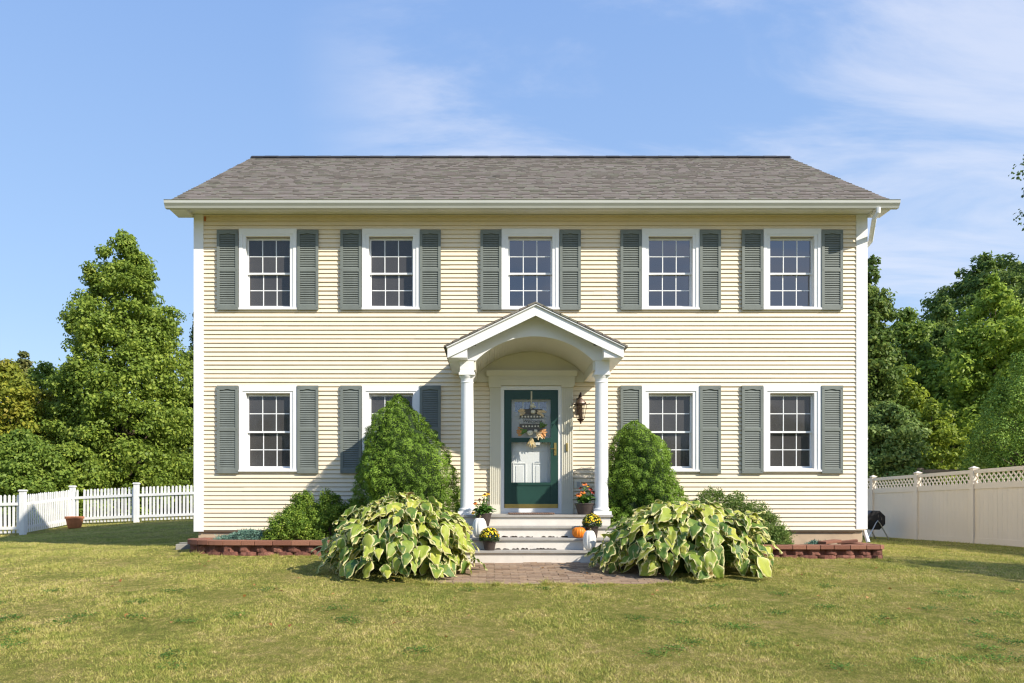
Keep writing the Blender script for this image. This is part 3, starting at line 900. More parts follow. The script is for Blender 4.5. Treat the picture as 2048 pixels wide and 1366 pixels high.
# ---- entry surround
PY = -.065
ent = MB()
for a, b in ((X(980), X(1001)), (X(1123), X(1145))):
    ent.box(a, b, PY + .012, .0, .69, 2.90)
    nf = 5; k = (b - a) / (nf * 2 + 1)
    for i in range(nf + 1):
        ent.box(a + 2 * i * k, a + (2 * i + 1) * k + .002, PY, PY + .0125, .85, 2.885)
    ent.box(a - .004, b + .004, PY - .004, PY + .0125, .69, .85)
    ent.box(a - .012, b + .012, PY - .016, .0, 2.90, Z(770))
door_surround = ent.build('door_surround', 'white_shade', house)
mb = MB()
zt, zb = Z(743), Z(772)
mb.box(X(977), X(1149), -.085, .0, zb, zt - .03)
mb.prism_x([(-.09, zt - .09), (-.14, zt - .012), (-.14, zt + .004), (.0, zt + .004), (.0, zt - .09)], X(973), X(1153))
for i in range(24):
    xx = X(1000) + (X(1126) - X(1000)) * i / 23
    mb.box(xx, xx + .022, -.097, -.0851, Z(761), Z(756))
mb.box(X(998), X(1001), -.094, -.086, zb, zt - .09); mb.box(X(1125), X(1128), -.094, -.086, zb, zt - .09)
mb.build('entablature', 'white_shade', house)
# jambs, head and sill
mb = MB()
d0, d1 = X(1008), X(1116)
mb.box(X(1001) + .001, d0, -.045, .14, .70, Z(773)); mb.box(d1, X(1123) - .001, -.045, .14, .70, Z(773))
mb.box(d0, d1, -.044, .14, Z(780.5), Z(773) - .001)
mb.box(X(1001) + .002, X(1123) - .002, -.05, .14, .691, Z(1016))
mb.build('door_frame', 'white_trim', house)
# storm door
sdz0, sdz1 = Z(1008), Z(781)
mb = MB()
y0, y1 = -.042, -.008
def bx(a, b, c, d, ya=y0, yb=y1): mb.box(X(a), X(b), ya, yb, Z(d), Z(c))
bx(1008.5, 1023, 781, 1008); bx(1101, 1115.5, 781, 1008)
bx(1023, 1101, 781, 799, y0 + .001); bx(1023, 1101, 876, 885, y0 + .001); bx(1023, 1101, 965, 970, y0 - .002); bx(1023, 1101, 1003.5, 1008, y0 + .001)
bx(1023, 1101, 970, 1003.5, -.030, -.016)
bx(1025, 1099, 1002, 1003.4, -.038, -.031); bx(1025, 1099, 970.1, 971.5, -.038, -.031)
sdoor = mb.build('storm_door', 'door_green', house)
mb = MB(); bx(1023, 1101, 799, 876, -.027, -.024); bx(1023, 1101, 885, 965, -.027, -.024)
mb.build('pane', 'storm_glass', sdoor)
mb = MB().box(X(1009), X(1115), -.058, -.008, Z(1016) + .001, Z(1008) - .001)
mb.build('threshold', 'brass', sdoor)
mb = MB().box(X(1107.5), X(1112.5), -.052, -.0425, Z(911), Z(886))
mb.tube([(X(1110), -.05, Z(899)), (X(1110), -.095, Z(899)), (X(1103), -.10, Z(898)), (X(1099), -.10, Z(899.5))], .007, 8)
mb.lathe([(0.001, 0), (.012, .004), (.012, .02), (.001, .024)], (X(1110), -.052, Z(908)), 10)
mb.build('handle', 'brass', sdoor, smooth=True)
mb = MB().tube([(X(1110), -.06, Z(848)), (X(1106), -.07, Z(852)), (X(1103), -.06, Z(855))], .006, 6)
mb.build('closer_tab', 'door_green', sdoor)
# inner white panel door
mb = MB(); y0, y1 = .10, .14
ix0, ix1 = d0 + .005, d1 - .005
mb.box(ix0, ix1, y0, y1, .80, Z(823)); mb.box(ix0, ix1, y0, y1, Z(802), Z(780.5))
mb.box(ix0, X(1030), y0, y1, Z(823), Z(802)); mb.box(X(1094), ix1, y0, y1, Z(823), Z(802))
for a in (1045, 1061, 1077): mb.box(X(a), X(a + 3), y0 + .001, y1, Z(823), Z(802))
def panel(a, b, c, d):
    w_ = .018
    for (p, q, r_, s_) in ((a, b, c, c - w_), (a, b, d + w_, d)): mb.box(p, q, y0 - .012, y0 + .001, s_, r_)
    mb.box(a, a + w_, y0 - .0121, y0 + .001, d, c); mb.box(b - w_, b, y0 - .0121, y0 + .001, d, c)
    mb.box(a + .05, b - .05, y0 - .008, y0 + .001, d + .05, c - .05)
panel(X(1026), X(1053), Z(830), Z(902)); panel(X(1066), X(1096), Z(830), Z(902))
panel(X(1026), X(1053), Z(925), Z(1000)); panel(X(1066), X(1096), Z(925), Z(1000))
idoor = mb.build('front_door', 'door_white', house)
mb = MB().box(X(1030), X(1094), y0 + .02, y0 + .024, Z(823), Z(802)); mb.build('pane', 'window_glass', idoor)

# ---- porch
PCX = .687
porch = MB()
# floor deck and stoop
def S(x): return PCX + x
porch.box(S(-1.235), S(1.235), -1.33, -.001, .652, .69)
pfl = porch.build('porch', 'step_grey', house, bevel=.004)
mb = MB().box(S(-1.20), S(1.20), -1.298, -.0015, -.1, .6515)
mb.build('riser', 'step_white', pfl)
for k in (1, 2, 3):
    zt = .69 - .172 * k; yf = -1.33 - .28 * k
    MB().box(S(-1.235), S(1.235), yf, -1.299 - .28 * (k - 1), zt - .036, zt).build('step', 'step_grey', pfl, bevel=.004)
    MB().box(S(-1.20), S(1.20), yf + .032, yf + .30, -.15, zt - .0365).build('riser', 'step_white', pfl)
# peeled paint flakes and litter at the back of the treads
mb = MB()
for k, (xa, xb, n_) in enumerate(((.28, 1.1, 0), (-.1, 1.15, 26), (.0, .95, 30))):
    zt = .69 - .172 * (k + 1); yb_ = -1.298 - .28 * k
    for i in range(n_):
        xx = random.uniform(xa, xb); l = random.uniform(.02, .09); h = random.uniform(.006, .02)
        mb.add([(xx, yb_ - .004, zt + .001), (xx + l, yb_ - .004, zt + .001), (xx + l * .8, yb_ - .003, zt + h), (xx + l * .4, yb_ - .006, zt + h * 1.3), (xx + l * .1, yb_ - .003, zt + h * .8)], [(0, 1, 2, 3, 4)])
tag(mb.build('paint_flakes', 'peeled', pfl), kind='stuff')
# side beams, vault, gable
AR, AZ = 1.316, 2.214
def arch(x): return AZ + math.sqrt(max(0, AR * AR - x * x))
for s in (-1, 1):
    a, b = sorted((s * .967, s * 1.189))
    mb = MB().box(S(a), S(b), -1.262, -.0, 3.004, 3.143)
    mb.build('beam', 'white_trim', pfl)
    a, b = sorted((s * 1.066, s * 1.372))
    mb = MB()
    zi = 3.94 - .48 * abs(1.066) - .15; zo = 3.94 - .48 * 1.372 - .15
    pl = [(S(s * 1.372), 3.146), (S(s * 1.066), 3.146), (S(s * 1.066), zi + .10), (S(s * 1.372), zo + .10)]
    mb.prism_y(pl if s < 0 else pl[::-1], -1.497, -.0005)
    mb.build('eave_box', 'white_trim', pfl)
n = 32; xs = [-.935 + 1.87 * i / n for i in range(n + 1)]
gm = MB()
def rk(x): return 3.94 - .48 * abs(x)
for i in range(n):
    a, b = xs[i], xs[i + 1]
    gm.prism_y([(S(a), arch(a)), (S(b), arch(b)), (S(b), rk(b) - .06), (S(a), rk(a) - .06)][::-1], -1.27, -1.235)
gm.box(S(-1.189), S(-.935), -1.27, -1.235, 3.144, 3.38); gm.box(S(.935), S(1.189), -1.27, -1.235, 3.144, 3.38)
gm.build('gable_panel', 'white_trim', pfl)
# beadboard vault: narrow boards with grooves
vm = MB(); nb = 44
aa0 = math.asin(.935 / AR)
for i in range(nb):
    t0 = -aa0 + 2 * aa0 * i / nb; t1 = -aa0 + 2 * aa0 * (i + 1) / nb - .006
    for (ra, ta, tb) in ((AR, t0, t1),):
        p = [(S(math.sin(ta) * ra), AZ + math.cos(ta) * ra), (S(math.sin(tb) * ra), AZ + math.cos(tb) * ra),
             (S(math.sin(tb) * (ra + .02)), AZ + math.cos(tb) * (ra + .02)), (S(math.sin(ta) * (ra + .02)), AZ + math.cos(ta) * (ra + .02))]
        vm.prism_y(p[::-1], -1.2345, -.03)
for i in range(nb):
    t0 = -aa0 + 2 * aa0 * i / nb; t1 = -aa0 + 2 * aa0 * (i + 1) / nb
    p = [(S(math.sin(t_) * r_), AZ + math.cos(t_) * r_) for t_, r_ in ((t0, AR + .0065), (t1, AR + .0065), (t1, AR + .03), (t0, AR + .03))]
    vm.prism_y(p[::-1], -1.2340, -.031)
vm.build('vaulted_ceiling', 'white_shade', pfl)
# tympanum on the wall beneath the vault
tp = [(S(-.95), 3.0), (S(.95), 3.0)] + [(S(x), arch(x)) for x in xs[::-1]]
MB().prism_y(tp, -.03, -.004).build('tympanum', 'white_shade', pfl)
# inner faces of the beams
for s in (-1, 1):
    a, b = sorted((s * .935, s * .966))
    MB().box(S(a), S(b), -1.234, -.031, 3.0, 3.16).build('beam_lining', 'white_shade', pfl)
# rake boards, mouldings, roof planes
for s in (-1, 1):
    def P(lst): 
        q = [(S(s * x), z) for x, z in lst]
        return q[::-1] if s > 0 else q
    MB().prism_y(P([(0, 3.795), (0, 3.945), (1.372, 3.945 - .48 * 1.372), (1.372, 3.795 - .48 * 1.372)]), -1.525, -1.498).build('rake_board', 'white_trim', pfl)
    mb = MB().prism_y(P([(0, 3.9455), (0, 3.975), (1.395, 3.975 - .48 * 1.395), (1.3721, 3.9455 - .48 * 1.3721)]), -1.545, -.001)
    mb.build('crown_moulding', 'gutter_paint', pfl)
    mb = MB().prism_y(P([(0, 3.955), (0, 3.967), (1.39, 3.967 - .48 * 1.39), (1.38, 3.955 - .48 * 1.38)]), -1.552, -1.5455)
    mb.build('drip_edge', 'white_trim', pfl)
    mb = MB()
    L_ = 1.43; rows = 11
    for i in range(rows):
        xa = L_ * (1 - i / rows); xb = L_ * (1 - (i + 1) / rows) - .01
        y = -1.56
        while y < -.01:
            y1_ = min(y + random.uniform(.12, .26), -.005)
            th = random.choice((.012, .019))
            mb.prism_y(P([(max(xb, 0), 4.0 - .48 * max(xb, 0) - .022), (max(xb, 0), 4.0 - .48 * max(xb, 0) + .004), (xa, 4.0 - .48 * xa + th - .004), (xa, 4.0 - .48 * xa - .02)]), y, y1_, random.random())
            y = y1_ + .002
    mb.build('porch_roof', 'shingle', pfl)
# columns
def col_mesh():
    mb = MB()
    mb.box(-.142, .142, -.142, .142, 0, .055)
    prof = [(.125, .0551), (.135, .065), (.138, .08), (.133, .095), (.118, .102), (.114, .115), (.110, .13), (.110, .6), (.107, 1.2), (.102, 1.7), (.098, 2.08),
            (.098, 2.10), (.106, 2.108), (.106, 2.12), (.098, 2.127), (.098, 2.17), (.103, 2.18), (.122, 2.205), (.126, 2.225)]
    mb.lathe(prof, (0, 0, 0), 40)
    mb.box(-.128, .128, -.128, .128, 2.2255, 2.266)
    mb.box(-.113, .113, -.110, .110, 2.2665, 2.3135)
    return mb
c0 = col_mesh().build('column', 'white_trim', pfl, smooth=True, origin=(0, 0, 0))
c0.location = Vector((S(-1.078), -1.15, .6905)) - wloc(pfl)
relink(c0, pfl, Vector((S(1.078), -1.15, .6905)) - wloc(pfl))

# wall lantern
LX = X(1161, -.2); LY = -.22
lz = lambda py: Z(py, -.2)
mb = MB()
mb.lathe([(.001, 0), (.012, .01), (.02, .02), (.012, .035), (.028, .05), (.058, .07), (.062, .082), (.062, .09)], (LX, LY, lz(848.5)), 12)
zt = lz(810)
mb.lathe([(.125, 0), (.13, .012), (.105, .02), (.1, .018)], (LX, LY, zt), 6, phase=.0)
for k in range(6):
    an = k * math.pi / 3
    mb.tube([(LX + math.cos(an) * .062, LY + math.sin(an) * .062, lz(838)), (LX + math.cos(an) * .108, LY + math.sin(an) * .108, zt)], .0045, 5)
    mb.tube([(LX + math.cos(an) * .118, LY + math.sin(an) * .118, zt + .01), (LX + math.cos(an) * .145, LY + math.sin(an) * .145, zt + .012), (LX + math.cos(an) * .15, LY + math.sin(an) * .15, zt + .035)], .007, 5)
for k in range(3):
    an = k * 2.1 + .4
    mb.tube([(LX + math.cos(an) * .02, LY + math.sin(an) * .02, lz(838)), (LX + math.cos(an) * .02, LY + math.sin(an) * .02, lz(824))], .009, 6)
# bracket
bz0 = lz(796)
mb.tube([(LX - .01, -.03, bz0 - .10), (LX - .02, -.12, bz0 - .04), (LX - .015, -.2, bz0 + .05), (LX, LY, bz0 + .06), (LX, LY, bz0 + .0)], [.016, .018, .016, .014, .012], 8)
mb.tube([(LX, LY, bz0 - .01), (LX, LY, bz0 + .09), (LX, LY, bz0 + .1)], [.02, .016, .002], 8)
mb.box(LX - .05, LX + .05, -.04, -.016, bz0 - .26, bz0 + .02)
lan = mb.build('wall_lantern', 'lantern_metal', house, smooth=True)
MB().lathe([(.10, .015), (.085, .05), (.05, .095), (.02, .115), (.02, .125), (.001, .13)], (LX, LY, zt), 12).build('lantern_cap', 'lantern_top', lan, smooth=True)
MB().lathe([(.058, 0), (.102, zt - lz(838))], (LX, LY, lz(838)), 6).build('lantern_glass', 'lantern_glass', lan)
# door bell and outlet
MB().box(X(1131), X(1135), -.09, -.066, Z(903), Z(887)).build('door_bell', 'brass', house, bevel=.003)
ob = MB().box(X(1147), X(1162), -.032, -.017, Z(976), Z(961)).build('outlet_box', 'white_shade', house)
MB().box(X(1153), X(1159), -.04, -.0325, Z(974), Z(964)).build('outlet_cover', 'sign_grey', ob)
# wasp nest / rust stain under left eave
MB().box(X(409), X(413), -.03, -.017, Z(443), Z(434)).build('rusty_bracket', 'terracotta', house)

# ------------------------------------------------------------------ path
mb = MB()
x0, x1, yf, yb_ = -.80, 2.25, -3.92, -2.13
r_ = 0; y = yf
while y < yb_:
    x = x0 - (.105 if r_ % 2 else 0) * 1.0
    while x < x1:
        a, b = max(x, x0), min(x + .205, x1)
        if b - a > .03:
            zz = gz((a + b) / 2, y + .05) + random.uniform(.006, .016)
            t1_, t2_ = random.uniform(-.003, .003), random.uniform(-.003, .003)
            y2 = min(y + .102, yb_)
            vs = []
            for (px_, py_) in ((a, y), (b, y), (b, y2), (a, y2)):
                g_ = gz(px_, py_) - gz((a + b) / 2, y + .05)
                vs.append((px_, py_, zz + g_ + t1_ * (1 if px_ == a else -1) + t2_ * (1 if py_ == y else -1)))
            lo = [(p[0], p[1], p[2] - .05) for p in vs]
            mb.add(vs + lo, [(0, 1, 2, 3), (0, 4, 5, 1), (1, 5, 6, 2), (2, 6, 7, 3), (3, 7, 4, 0)])
        x += .211
    y += .1065; r_ += 1
tag(mb.build('path', 'paver', None), kind='structure')

# ------------------------------------------------------------------ planter walls
def smooth_path(pts, step):
    P = [Vector((*p, 0)) for p in pts]; out = [P[0]]
    dense = []
    for i in range(len(P) - 1):
        p0, p1, p2, p3 = P[max(i - 1, 0)], P[i], P[i + 1], P[min(i + 2, len(P) - 1)]
        for k in range(20):
            t_ = k / 20
            dense.append(.5 * ((2 * p1) + (p2 - p0) * t_ + (2 * p0 - 5 * p1 + 4 * p2 - p3) * t_ ** 2 + (3 * p1 - p0 - 3 * p2 + p3) * t_ ** 3))
    dense.append(P[-1])
    q = np.array([p[:] for p in dense]); cum = np.r_[0, np.cumsum(np.linalg.norm(np.diff(q, axis=0), axis=1))]
    tt = np.arange(0, cum[-1], step)
    return [Vector([np.interp(t_, cum, q[:, k]) for k in range(3)]) for t_ in tt]
def rough_block(mb, c, t_, n_, w2, dep, z0, z1, taper, seed):
    """block with a split rough face: c centre of the front line, t_ along, n_ outward"""
    nu, nv = 7, 4; vs = []; fs = []
    for j in range(nv + 1):
        for i in range(nu + 1):
            u_ = -1 + 2 * i / nu; v_ = j / nv
            rough = .014 * mnoise.noise(Vector((u_ * 2.3 + seed, v_ * 2.1, seed * 1.7))) * 1.6 + .006 * mnoise.noise(Vector((u_ * 7 + seed, v_ * 7, seed)))
            bulge = -.018 * abs(u_) ** 3 - taper * max(0, abs(u_) - .55) / .45
            edge = -.008 if j in (0, nv) else 0
            p = c + t_ * (w2 * u_) + n_ * (rough + bulge + edge); vs.append((p.x, p.y, z0 + (z1 - z0) * v_))
    for j in range(nv):
        for i in range(nu):
            a = j * (nu + 1) + i; fs.append((a, a + 1, a + nu + 2, a + nu + 1))
    b0 = len(vs); 
    q = c - n_ * dep
    L_ = [c - t_ * w2 - n_ * (.018 + taper), c + t_ * w2 - n_ * (.018 + taper), q + t_ * w2 * .75, q - t_ * w2 * .75]
    for zz in (z0, z1): vs += [(p.x, p.y, zz) for p in L_]
    fs += [(b0 + 4, b0 + 5, b0 + 6, b0 + 7), (b0, b0 + 3, b0 + 2, b0 + 1), (b0 + 1, b0 + 2, b0 + 6, b0 + 5), (b0, b0 + 4, b0 + 7, b0 + 3), (b0 + 2, b0 + 3, b0 + 7, b0 + 6)]
    top = [nv * (nu + 1) + i for i in range(nu + 1)]
    fs.append(tuple(top + [b0 + 5, b0 + 4]))
    mb.add(vs, fs)
def planter(label, pts, zb, zt):
    root = empty('garden_wall', (pts[len(pts) // 2][0], pts[len(pts) // 2][1], zb), label, 'retaining wall')
    h = (zt - zb); rows = [(zb - .04, zb + h * .36, .0, .30, .02), (zb + h * .365, zb + h * .73, .012, .27, .05)]
    bm_ = MB(); cap = MB(); sdn = random.random() * 50
    for ri, (z0_, z1_, back, bw_, tp_) in enumerate(rows):
        path = smooth_path(pts, .01); acc = 0 if ri == 0 else .14; nxt = acc
        s_ = 0
        while True:
            i = int((nxt + bw_ / 2) / .01)
            if i >= len(path) - 3: break
            c = path[i]; t_ = (path[min(i + 4, len(path) - 1)] - path[max(i - 4, 0)]).normalized(); n_ = Vector((t_.y, -t_.x, 0))
            wv = random.uniform(.92, 1.0)
            ins = 0 if random.random() > .0 else .03
            rough_block(bm_, c - n_ * (back + random.uniform(0, .012)), t_, n_, bw_ / 2 * wv * (.98 if ri == 0 else .86), .2, z0_, z1_, tp_, sdn); sdn += 3.7
            nxt += bw_
        # recessed backing so the V gaps read dark red, not see-through
    path = smooth_path(pts, .05)
    for a, b in zip(path[:-1], path[1:]):
        t_ = (b - a).normalized(); n_ = Vector((t_.y, -t_.x, 0))
        a2, b2 = a - n_ * .065, b - n_ * .065; a3, b3 = a - n_ * .2, b - n_ * .2
        bm_.add([(a2.x, a2.y, zb - .05), (b2.x, b2.y, zb - .05), (b2.x, b2.y, zt - h * .272), (a2.x, a2.y, zt - h * .272)], [(0, 1, 2, 3)], .1)
    bm_.build('wall_block', 'block_red', root)
    path = smooth_path(pts, .01); nxt = 0
    while True:
        l = random.choice((.26, .30, .22)); i0, i1 = int(nxt / .01), int((nxt + l) / .01)
        if i1 >= len(path) - 1: i1 = len(path) - 1
        if i1 - i0 < 4: break
        im = (i0 + i1) // 2
        vs = []
        for i in (i0, im, i1):
            c = path[i]; t_ = (path[min(i + 5, len(path) - 1)] - path[max(i - 5, 0)]).normalized(); n_ = Vector((t_.y, -t_.x, 0))
            sh = .004 if i != im else 0
            off = t_ * (sh if i == i0 else -sh)
            a = c + n_ * .022 + off; b = c - n_ * .24 + off
            vs += [(a.x, a.y), (b.x, b.y)]
        poly = [vs[0], vs[2], vs[4], vs[5], vs[3], vs[1]]
        cap.prism_z(poly, zt - h * .27 + random.uniform(0, .003), zt + random.uniform(-.003, .003))
        nxt += l
        if i1 >= len(path) - 2: break
    cap.build('cap_stone', 'cap_red', root, bevel=.006)
    return root
LWP = [(-5.02, -.05), (-5.10, -.45), (-4.95, -.86), (-4.5, -1.10), (-3.8, -1.17), (-2.5, -1.2), (-1.4, -1.2), (-.62, -1.2)]
RWP = [(1.95, -1.2), (2.6, -1.2), (3.8, -1.2), (5.0, -1.2), (5.9, -1.2), (6.22, -1.19), (6.30, -1.11), (6.32, -.8), (6.34, -.4), (6.36, -.06)]
planter('curved red block garden wall left of the steps with blue juniper inside', LWP, -.02, .275)
planter('red block garden wall right of the steps ending in a square corner', RWP, -.05, .20)
for nm, xs_, zz in (('mulch', (-4.85, -.56), .20), ('mulch', (1.95, 6.1), .12)):
    a, b = xs_; nxx = 60; nyy = 14
    gxx, gyy = np.meshgrid(np.linspace(a, b, nxx), np.linspace(-1.02, .03, nyy))
    zzz = np.array([[zz + .03 * mnoise.noise(Vector((x_ * 3, y_ * 3, 1))) + .015 * mnoise.noise(Vector((x_ * 14, y_ * 14, 5))) for x_ in np.linspace(a, b, nxx)] for y_ in np.linspace(-1.02, .03, nyy)])
    V = np.stack([gxx.ravel(), gyy.ravel(), zzz.ravel()], 1)
    ii = (np.arange(nyy - 1)[:, None] * nxx + np.arange(nxx - 1)[None, :]).ravel()
    o = np_mesh('planting_bed', V, 4, np.stack([ii, ii + 1, ii + nxx + 1, ii + nxx], 1), 'mulch', smooth=True)
    tag(o, kind='structure')
# loose cap stones on the right wall end
for k, (x_, y_, z_, a_, tl_) in enumerate(((5.60, -.78, .235, .25, .10), (5.92, -.72, .235, -.35, .12))):
    ax = Vector((math.cos(a_), math.sin(a_), tl_)) * .15; ay = Vector((-math.sin(a_), math.cos(a_), 0)) * .10
    o = MB().obox((x_, y_, z_), ax, ay, (0, 0, .022)).build('loose_paver', 'cap_red', None, bevel=.006)
    tag(o, ('loose red cap stone lying left of the other, by the small juniper', 'loose red cap stone lying nearest the downspout on the wall end')[k], 'paving stone', 'loose cap stones on the right garden wall')
# splash block left corner
mb = MB().prism_z([(-5.42, -.34), (-5.20, -.26), (-5.20, .08), (-5.46, .06)], .06, .17)
mb.box(-5.42, -5.22, -.2, -.12, .1701, .19)
tag(mb.build('splash_block', 'grey_concrete', None, bevel=.015), 'grey concrete splash block on the grass by the left house corner', 'splash block')

# ------------------------------------------------------------------ foliage tools
def leaves(name, P, Dv, Nv, L, W, mat, parent, rnd, clump, fold=.25):
    n = len(P)
    Dv = Dv / np.linalg.norm(Dv, axis=1, keepdims=True)
    S_ = np.cross(Dv, Nv); S_ /= np.linalg.norm(S_, axis=1, keepdims=True) + 1e-9
    U = np.cross(S_, Dv)
    L = np.broadcast_to(L, (n,))[:, None]; W = np.broadcast_to(W, (n,))[:, None]
    mid = P + Dv * L * .45
    V = np.stack([P, mid - S_ * W / 2 + U * W * fold, P + Dv * L - U * L * .08, mid + S_ * W / 2 + U * W * fold], 1).reshape(-1, 3)
    b = np.arange(n)[:, None] * 4
    return np_mesh(name, V, 4, b + np.array([[0, 1, 2, 3]]), mat, parent, {'rnd': ('FACE', rnd), 'clump': ('FACE', clump)})
def rdir(n):
    v_ = RNG.normal(size=(n, 3)); return v_ / np.linalg.norm(v_, axis=1, keepdims=True)

def clump_leaves(C, Rad, per, flat=.6, L=.1, shell=.55, droop=.2, upbias=.6):
    """C (k,3) clump centres, Rad (k,) radii, per = leaves per clump"""
    k = len(C); n = k * per
    ci = np.repeat(np.arange(k), per)
    d = rdir(n)
    r = (shell + (1 - shell) * RNG.random(n)) * (1 + .25 * RNG.normal(size=n) * .5)
    off = d * (Rad[ci] * r)[:, None]; off[:, 2] *= flat
    P = C[ci] + off
    Nv = d * 1.0 + rdir(n) * .5 + np.array([0, 0, upbias * .7])
    Dv = np.cross(Nv, rdir(n)) + np.array([0, 0, -droop]) + d * .3
    return P, Dv, Nv, ci
def tree(name, label, cat, x, y, H, prof, mat, n_cl, per, leaf, t0=.05, rc=.14, trunk=.18, aspect=.75, limbs=24, flat=.6, group=None, seed=0, lean=(0, 0), z0=None, shell_bias=.35, fill=True, clumpz=1., wob=.22):
    """prof: list of (t, radius)"""
    zg = gz(x, y) if z0 is None else z0
    root = empty(name, (x, y, zg), label, cat, group)
    ts = np.array([p[0] for p in prof]); rs = np.array([p[1] for p in prof])
    tt = RNG.random(n_cl * 6) * (ts[-1] - ts[0]) + ts[0]
    rr = np.interp(tt, ts, rs)
    keep = RNG.random(len(tt)) < (rr / rs.max()) ** 1.0 + .06
    tt = tt[keep][:n_cl]; rr = rr[keep][:n_cl]
    k = len(tt)
    an = RNG.random(k) * 2 * np.pi
    ph = RNG.random(4) * 6
    wobf = 1 + wob * (.6 * np.sin(3 * an + tt * 9 + ph[0]) + .5 * np.sin(5 * an - tt * 17 + ph[1]) + .5 * np.sin(2 * an + tt * 31 + ph[2]))
    rad = rr * wobf * np.sqrt(shell_bias + (1 - shell_bias) * RNG.random(k))
    cr = rc * (.55 + .8 * RNG.random(k)) * (.45 + .55 * rr / rs.max())
    rad = np.maximum(rad - cr * .6, 0)
    C = np.stack([x + np.cos(an) * rad + lean[0] * tt, y + np.sin(an) * rad + lean[1] * tt, zg + tt * H * clumpz + RNG.normal(size=k) * .02 * H], 1)
    P, Dv, Nv, ci = clump_leaves(C, cr, per, flat)
    n = len(P)
    cl = RNG.random(k)[ci] * .8 + .2 * RNG.random(n)
    leaves('crown', P, Dv, Nv, leaf * (.6 + .8 * RNG.random(n)), leaf * aspect * (.6 + .7 * RNG.random(n)), mat, root, RNG.random(n), cl)
    mb = MB()
    hh = H * min(.93, ts[-1] * .95)
    pts = [(x + lean[0] * q + .06 * trunk * 10 * math.sin(q * 9 + seed) * .3, y + lean[1] * q, zg - .1 + hh * q) for q in (0, .06, .2, .4, .6, .8, 1)]
    mb.tube(pts, [trunk * 1.35, trunk, trunk * .85, trunk * .65, trunk * .42, trunk * .22, .01], 9)
    idx = RNG.choice(k, min(limbs, k), replace=False)
    for i in idx:
        c = Vector(C[i]); q = max(.05, min(.9, (c.z - zg) / hh - .12 - .1 * random.random()))
        b = Vector((x + lean[0] * q, y + lean[1] * q, zg + hh * q)); m_ = (b + c) / 2 + Vector((0, 0, -.03 * H * random.random()))
        r_ = trunk * (1 - q) * .38 + .012
        mb.tube([b, m_, c], [r_, r_ * .6, .008], 6)
    mb.build('trunk', 'bark', root, smooth=True)
    return root

def px_tree(px, depth): return X(px, depth - D)

# ---- left side
tree('linden_tree', 'tall pyramid shaped green tree behind the white picket fence', 'tree', X(248, 21), 21, 13.0,
     [(.05, 3.2), (.2, 3.5), (.48, 3.05), (.68, 2.45), (.815, 1.8), (.92, 1.05), (.97, .55), (1, .12)], 'leaf_linden', 980, 105, .145, rc=.58, trunk=.2, limbs=60, shell_bias=.3, wob=.15, flat=.62)
tree('autumn_tree', 'yellow and orange tinged tree at the left edge of the photo', 'tree', X(12, 20), 20, 7.2,
     [(0, 1.8), (.2, 2.6), (.5, 2.5), (.75, 1.8), (.92, .9), (1, .2)], 'leaf_autumn', 300, 80, .17, rc=.6, trunk=.16)
tree('spire_tree', 'thin brownish spired evergreen top above the orange tree', 'tree', X(48, 27), 27, 8.9,
     [(0, 1.6), (.3, 1.5), (.6, 1.1), (.8, .6), (.94, .3), (1, .1)], 'leaf_spire', 340, 80, .16, rc=.45, trunk=.13, flat=.45)
tree('green_tree', 'low yellow green tree between the orange tree and the pyramid tree', 'tree', X(98, 24), 24, 7.6,
     [(0, 2.1), (.3, 2.6), (.6, 2.4), (.85, 1.5), (1, .3)], 'leaf_linden', 420, 80, .16, rc=.55, trunk=.14)
tree('hedge_shrub', 'bushy bright green shrub behind the left end of the picket fence', 'shrub', X(30, 15.5), 16.0, 3.6,
     [(0, 1.7), (.4, 2.0), (.7, 1.5), (1, .3)], 'leaf_green', 260, 80, .13, rc=.42, trunk=.08)
tree('hedge_shrub', 'green and russet shrub behind the fence gate, under the pyramid tree', 'shrub', X(118, 16.5), 17.3, 3.2,
     [(0, 1.5), (.4, 1.7), (.7, 1.3), (1, .3)], 'leaf_linden', 220, 80, .13, rc=.4, trunk=.08)
tree('dark_conifer', 'dark narrow conifer peeking out beside the left corner of the house', 'tree', X(404, 24), 24, 11.3,
     [(0, 1.5), (.2, 1.7), (.5, 1.25), (.8, .6), (1, .06)], 'leaf_dark', 330, 90, .15, rc=.5, trunk=.16, flat=.4)
# ---- right side
tree('slender_tree', 'tall dark slender tree rising right behind the house corner', 'tree', X(1738, 14), 14, 9.9,
     [(.02, .8), (.3, 1.25), (.55, 1.05), (.8, .8), (.93, .35), (1, .1)], 'leaf_maple', 330, 80, .15, rc=.42, trunk=.13, wob=.3)
tree('maple_tree', 'big rounded dark crowned tree farthest back on the right', 'tree', X(1985, 34), 34, 16.0,
     [(.1, 3.6), (.35, 5.2), (.6, 5.4), (.8, 4.4), (.93, 2.6), (1, .6)], 'leaf_maple', 620, 85, .25, rc=.95, trunk=.35, wob=.12)
tree('light_tree', 'light green feathery tree between the slender tree and the maple', 'tree', X(1812, 20), 20, 9.3,
     [(.05, 1.2), (.3, 1.6), (.6, 1.7), (.85, 1.2), (1, .2)], 'leaf_green', 360, 85, .16, rc=.5, trunk=.15, wob=.25)
tree('bright_tree', 'sunlit bright green tree in front of the maple at the right', 'tree', X(1990, 17), 17, 9.6,
     [(.05, 1.6), (.3, 2.1), (.6, 2.3), (.82, 1.5), (1, .3)], 'leaf_bright', 420, 80, .17, rc=.5, trunk=.16, wob=.28, shell_bias=.15)
tree('olive_tree', 'olive brown tinted tree between the light tree and the maple', 'tree', X(1885, 25), 25, 10.8,
     [(.05, 1.4), (.4, 2.0), (.7, 1.9), (.9, 1.1), (1, .2)], 'leaf_maple', 330, 80, .17, rc=.55, trunk=.18)
